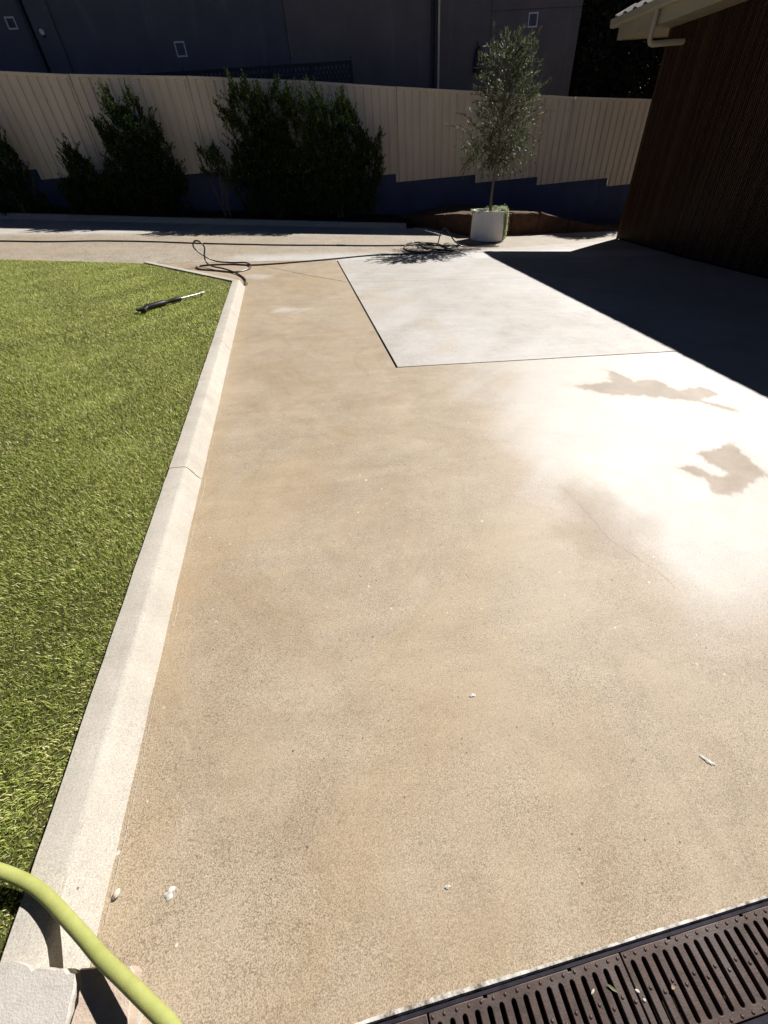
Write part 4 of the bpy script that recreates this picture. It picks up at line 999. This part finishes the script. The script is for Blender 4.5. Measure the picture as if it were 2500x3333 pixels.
# ================================================================== flagstones at the corner
M['greyflag'] = stone_mat('grey_sandstone', (.42, .385, .345), (.49, .455, .41), 22, .4); M['pinkflag'] = stone_mat('pink_sandstone', (.44, .345, .27), (.52, .42, .33), 22, .4)
for mm in ('greyflag', 'pinkflag'):
    pass
def flag(poly, h0, h1, mat, label, seed):
    bm = bmesh.new(); cx = sum(p[0] for p in poly) / len(poly); cy = sum(p[1] for p in poly) / len(poly); O = Vector((cx, cy, gzf(cx, cy)))
    # ragged outline
    rg = random.Random(seed); out = []
    for i, p in enumerate(poly):
        q = poly[(i + 1) % len(poly)]; n = max(1, int(math.hypot(q[0] - p[0], q[1] - p[1]) / .014))
        for k in range(n):
            t = k / n; out.append((p[0] + (q[0] - p[0]) * t + rg.uniform(-.0025, .0025), p[1] + (q[1] - p[1]) * t + rg.uniform(-.0025, .0025)))
    lo = [bm.verts.new((x - O.x, y - O.y, gzf(x, y) + h0 - O.z)) for x, y in out]; hi = [bm.verts.new((x - O.x, y - O.y, gzf(x, y) + h1 - .006 - O.z + rg.uniform(-.002, .002))) for x, y in out]
    hi2 = [bm.verts.new(((x - cx) * .975, (y - cy) * .975, gzf(x, y) + h1 - O.z)) for x, y in out]
    n = len(out)
    for i in range(n):
        j = (i + 1) % n; bm.faces.new((lo[i], lo[j], hi[j], hi[i])); bm.faces.new((hi[i], hi[j], hi2[j], hi2[i]))
    bm.faces.new(hi2); bm.faces.new(lo[::-1]); bmesh.ops.triangulate(bm, faces=[f for f in bm.faces if len(f.verts) > 4]); bmesh.ops.recalc_face_normals(bm, faces=bm.faces[:])
    me = bpy.data.meshes.new('flagstone'); bm.to_mesh(me); bm.free()
    return tag(link('flagstone', me, None, mat, loc=O), label, 'flagstone', 'flagstones at the corner')
flag([(-1.25,.20),(-.945,.196),(-.897,.200),(-.876,.192),(-.85,.179),(-.82,.175),(-.784,.167),(-.755,.152),(-.748,.139),(-.752,.02),(-.76,-.25),(-1.25,-.28)], .085, .128, M['greyflag'], 'grey sandstone flagstone in the bottom left corner', 3)
flag([(-.75,.163),(-.733,.160),(-.69,.152),(-.642,.142),(-.634,.132),(-.628,.05),(-.622,-.2),(-.75,-.24),(-.742,.02),(-.738,.14)], .085, .124, M['pinkflag'], 'pinkish sandstone flagstone beside the grey one, under the lime hose', 4)
bs = MB()
lo = [(-1.25, -.28), (-.63, -.25), (-.655, .10), (-1.25, .15)]
bs.hexa([(x, y, gzf(x, y) - .05) for x, y in lo], [(x, y, gzf(x, y) + .084) for x, y in lo]); tag(bs.build('step_base', M['kerb']), 'mortar base under the two flagstones at the corner', 'step base')

# ================================================================== grated drain
M['mortar'] = None
t = NT('grey_white_mortar', .9, .2); P = t.pos(); nm = t.noise(P, 28, 5, .7); t.col(t.ramp(nm, [(.40, (.13, .11, .09)), (.52, (.40, .37, .33)), (.68, (.60, .58, .54))])); t.bump(t.noise(P, 180, 4), .6, .003); M['mortar'] = t.m
M['iron'] = None
t = NT('rusty_cast_iron', .55, .45); P = t.pos(); n1 = t.noise(P, 30, 5, .65); n2 = t.noise(P, 9, 4, .6)
col = t.mix(t.ramp(n1, [(.35, 0), (.68, 1)]), (.045, .029, .025), (.085, .055, .046)); col = t.mix(t.math('MULTIPLY', t.ramp(n2, [(.5, 0), (.7, 1)]), .55), col, (.105, .085, .078))
t.col(col); t.bump(t.noise(P, 260, 4), .3, .002); t.b.inputs['Metallic'].default_value = .25; M['iron'] = t.m
M['darksteel'] = plain('dark_channel_steel', (.03, .026, .035), .35, .5, metal=.3, var=.4, scale=30)
TILT = math.atan(.085)
dn = empty('trench_drain', (.49, -.13, gzf(.49, -.13))); tag(dn, 'rusty cast iron trench drain along the bottom right of the driveway', 'drain'); DO = Vector(dn.location)
def dpt(x, y, h): return (x - DO.x, y - DO.y, gzf(x, y) + h - DO.z)
def dstrip(name, x0, x1, y0, y1, h0, h1, mat, bev=0):
    mb = MB(); lo = [dpt(x0, y0, h0), dpt(x1, y0, h0), dpt(x1, y1, h0), dpt(x0, y1, h0)]; hi = [dpt(x0, y0, h1), dpt(x1, y0, h1), dpt(x1, y1, h1), dpt(x0, y1, h1)]
    mb.hexa(lo, hi); return mb.build(name, mat, dn, bevel=bev)
dstrip('channel_floor', -.55, 3.0, -.21, -.05, -.14, -.125, M['base'])
dstrip('channel_lip', -.55, 3.0, -.0525, -.0462, -.12, -.003, M['darksteel']); dstrip('channel_lip', -.55, 3.0, -.0462, -.0425, -.12, -.010, M['darksteel']); dstrip('channel_lip', -.55, 3.0, -.220, -.2085, -.12, -.003, M['darksteel'])
# white mortar smeared along the edge
mb = MB(); rg = random.Random(8); vs = []; X = np.arange(-.55, 3.0, .008)
wv_ = [.0035 + .0022 * math.sin(x * 9 + 1) + .0012 * math.sin(x * 47) + rg.uniform(-.0008, .0008) for x in X]
for x, w_ in zip(X, wv_):
    w_ = max(.0002, w_ * (.25 + .75 * max(0, min(1, 1.6 - 1.5 * x + .8 * math.sin(x * 14)))) + .0015 * max(0, .6 - x)); vs += [dpt(x, -.0365 + w_ * .55, .0015), dpt(x, -.0405, .004 + rg.uniform(-.001, .001)), dpt(x, -.0445 + rg.uniform(-.001, .0005), -.004), dpt(x, -.0445, -.03)]
mb.add(vs, [(4 * i + j, 4 * i + 4 + j, 4 * i + 5 + j, 4 * i + 1 + j) for i in range(len(X) - 1) for j in range(3)])
mb.build('mortar_edge', M['mortar'], dn, sm=60)
def grate_mesh():
    cu = bpy.data.curves.new('cut', 'CURVE'); cu.dimensions = '2D'; cu.fill_mode = 'BOTH'; cu.extrude = .006; cu.bevel_depth = .0015; cu.bevel_resolution = 1
    def poly(pts):
        sp = cu.splines.new('POLY'); sp.points.add(len(pts) - 1); sp.use_cyclic_u = True
        for p, q in zip(sp.points, pts): p.co = (q[0], q[1], 0, 1)
    W_, Hh = .4955, .152; e = .0015
    # outline with two small lifting notches
    o_ = [(e, -e), (e, -Hh + e), (W_ - e, -Hh + e), (W_ - e, -e)]
    nt = [(.365, -e), (.365, -.006), (.352, -.006), (.352, -e), (.145, -e), (.145, -.006), (.132, -.006), (.132, -e)]
    poly(o_ + nt)
    for k in range(16):
        x = .0205 + k * .0303; r_ = .0075; pts = []
        for j in range(7): a = PI * j / 6; pts.append((x + r_ * math.cos(a), -.0235 + r_ * math.sin(a)))
        for j in range(7): a = PI + PI * j / 6; pts.append((x + r_ * math.cos(a), -.130 + r_ * math.sin(a)))
        poly(pts)
    o = bpy.data.objects.new('tmp', cu); COL.objects.link(o); bpy.context.view_layer.update()
    me = bpy.data.meshes.new_from_object(o.evaluated_get(bpy.context.evaluated_depsgraph_get())); bpy.data.objects.remove(o); bpy.data.curves.remove(cu)
    me.name = 'grate'; me.materials.clear(); return me
gme = grate_mesh(); smd = MB(); smd.lathe([(.0040, 0), (.0038, .0012), (.0024, .0026), (.0001, .003)], 10); sme_ = smd.mesh('stud'); smooth(sme_, 60); ribm = MB(); ribm.box(-.004, .004, -.14, -.012, -.04, -.008); rib_me = ribm.mesh('rib')
for q in range(7):
    x0 = -.508 + q * .4985
    lx, ly, lz = dpt(x0, -.0535, -.0085)
    go = link('grate', gme, dn, M['iron'], loc=(lx, ly, lz), rot=(0, TILT, 0))
    if 1 <= q <= 3:
        for k in range(17):
            xb = .0205 + k * .0303 - .01515
            if xb < .008: xb = .008
            if xb > .49: xb = .487
            for yy in (-.0075, -.078 if k % 1 == 0 else None, -.1455):
                link('stud', sme_, go, M['iron'], loc=(xb, yy + (.012 if yy == -.078 and k % 2 else 0), .0074))
    for k in range(0, 17, 4):
        link('rib', rib_me, go, M['iron'], loc=(min(max(.0205 + k * .0303 - .01515, .006), .489), 0, 0))
# leaf litter in the trench
mb = MB(); rg = random.Random(77)
for k in range(420):
    x = rg.uniform(-.3, 1.5); y = rg.uniform(-.2, -.06); h = -.125 + rg.uniform(0, .035); l = rg.uniform(.004, .018); a = rg.uniform(0, PI); wd = l * rg.uniform(.2, .6); c, s_ = math.cos(a), math.sin(a)
    lo = [dpt(x + c * l * i - s_ * wd * j, y + s_ * l * i + c * wd * j, h + rg.uniform(0, .006)) for i, j in ((-.5, 0), (0, -.5), (.5, 0), (0, .5))]; mb.add(lo, [(0, 1, 2, 3)])
lt = mb.build('litter', M['chip'], dn); lt['kind'] = 'stuff'

# ================================================================== small loose things
def pebble(x, y, h, r, sq, seed, mat, label, name='pebble', grp='small white stones'):
    bm = bmesh.new(); bmesh.ops.create_icosphere(bm, subdivisions=2, radius=r); from mathutils import noise as mn
    for v in bm.verts:
        v.co *= 1 + .28 * mn.noise(v.co * (1.3 / r) + Vector((seed * 7.7, 0, 0))); v.co.x *= sq[0]; v.co.y *= sq[1]; v.co.z *= sq[2]
    me = bpy.data.meshes.new(name); bm.to_mesh(me); bm.free(); smooth(me, 40)
    o = link(name, me, None, mat, loc=gp3(x, y, h), rot=(0, 0, seed * 1.3)); return tag(o, label, 'pebble', grp)
M['pebble'] = plain('white_pebble', (.50, .45, .38), .8, .3, var=.15, scale=60)
pebble(-.768, .299, .006, .0095, (1.1, .9, .7), 1, M['pebble'], 'white pebble on the driveway beside the kerb and lime hose')
pebble(.490, -.118, .001, .0045, (1.2, .8, .7), 2, M['pebble'], 'upper of two white pebbles stuck in the grate')
pebble(.497, -.133, .001, .0045, (.9, 1.0, .7), 3, M['pebble'], 'lower of two white pebbles stuck in the grate')
pebble(.385, -.098, .0, .004, (.6, 1.6, .6), 4, M['pebble'], 'long white pebble in a grate slot, leftmost of three')
def flat_leaf(x, y, h, l, wd, az, mat, label, curl=.15):
    mb = MB(); n = 8; vs = []
    for i in range(n + 1):
        u = i / n; ww = wd * math.sin(PI * min(1, u * .92 + .04)) ** .8 * .5; z = curl * l * (u - .5) ** 2 * 2
        vs += [((u - .5) * l, -ww, z + ww * .3), ((u - .5) * l, 0, z), ((u - .5) * l, ww, z + ww * .3)]
    for i in range(n + 1): vs += [(vs[3 * i + j][0], vs[3 * i + j][1], vs[3 * i + j][2] - .0006) for j in range(3)]
    m_ = 3 * (n + 1)
    fs = [(3 * i + j, 3 * i + 3 + j, 3 * i + 4 + j, 3 * i + 1 + j) for i in range(n) for j in range(2)] + [(m_ + 3 * i + 1 + j, m_ + 3 * i + 4 + j, m_ + 3 * i + 3 + j, m_ + 3 * i + j) for i in range(n) for j in range(2)]
    mb.add(vs, fs); return tag(mb.build('fallen_leaf', mat, None, sm=60, loc=gp3(x, y, h), rot=(0, TILT, az)), label, 'leaf', 'leaves on the grate')
flat_leaf(.433, -.102, .0035, .024, .006, -.75, plain('green_fallen_leaf', (.13, .15, .06), .6, .4, var=.3, scale=80), 'green fallen leaf lying on the rusty grate')
flat_leaf(.578, -.128, .006, .016, .007, .3, plain('dry_fallen_leaf', (.27, .19, .12), .7, .2, var=.3, scale=80), 'dry brown curled leaf lying on the rusty grate', curl=.6)
M['drop'] = plain('dried_dropping', (.55, .53, .49), .9, .2, var=.25, scale=90, bump=.7, bscale=260)
def splat(x, y, r, seed, label, el=(1, 1), az=0, lobes=6):
    rg = random.Random(seed); n = 28; mb = MB(); ring = []
    ph = [rg.uniform(0, 6.28) for _ in range(4)]
    for k in range(n):
        t = 2 * PI * k / n; q = 1 + .22 * math.sin(2 * t + ph[0]) + .18 * math.sin(3 * t + ph[1]) + .12 * math.sin(lobes * t + ph[2]) + rg.uniform(-.06, .06)
        u, v = r * q * el[0] * math.cos(t), r * q * el[1] * math.sin(t); ring.append((u * math.cos(az) - v * math.sin(az), u * math.sin(az) + v * math.cos(az)))
    lo = [(a, b, 0) for a, b in ring]; hi = [(a * .7, b * .7, .0022) for a, b in ring]
    mb.hexa(lo, hi); return tag(mb.build('bird_dropping', M['drop'], None, sm=60, loc=gp3(x, y, .0012), rot=(R(1.1), TILT, 0)), label, 'bird dropping', 'white marks on the driveway')
splat(1.045, .279, .015, 1, 'white elongated dropping on the right of the driveway', (1.3, .55), -1.0)
splat(-.632, .274, .013, 2, 'curled white dropping near the lime hose', (1.0, .9), .4, 5)
splat(.352, .63, .010, 3, 'roundish white dropping in the middle of the driveway', (1, .8))
splat(.10, .145, .007, 4, 'small white dropping close to the drain', (1, .7))
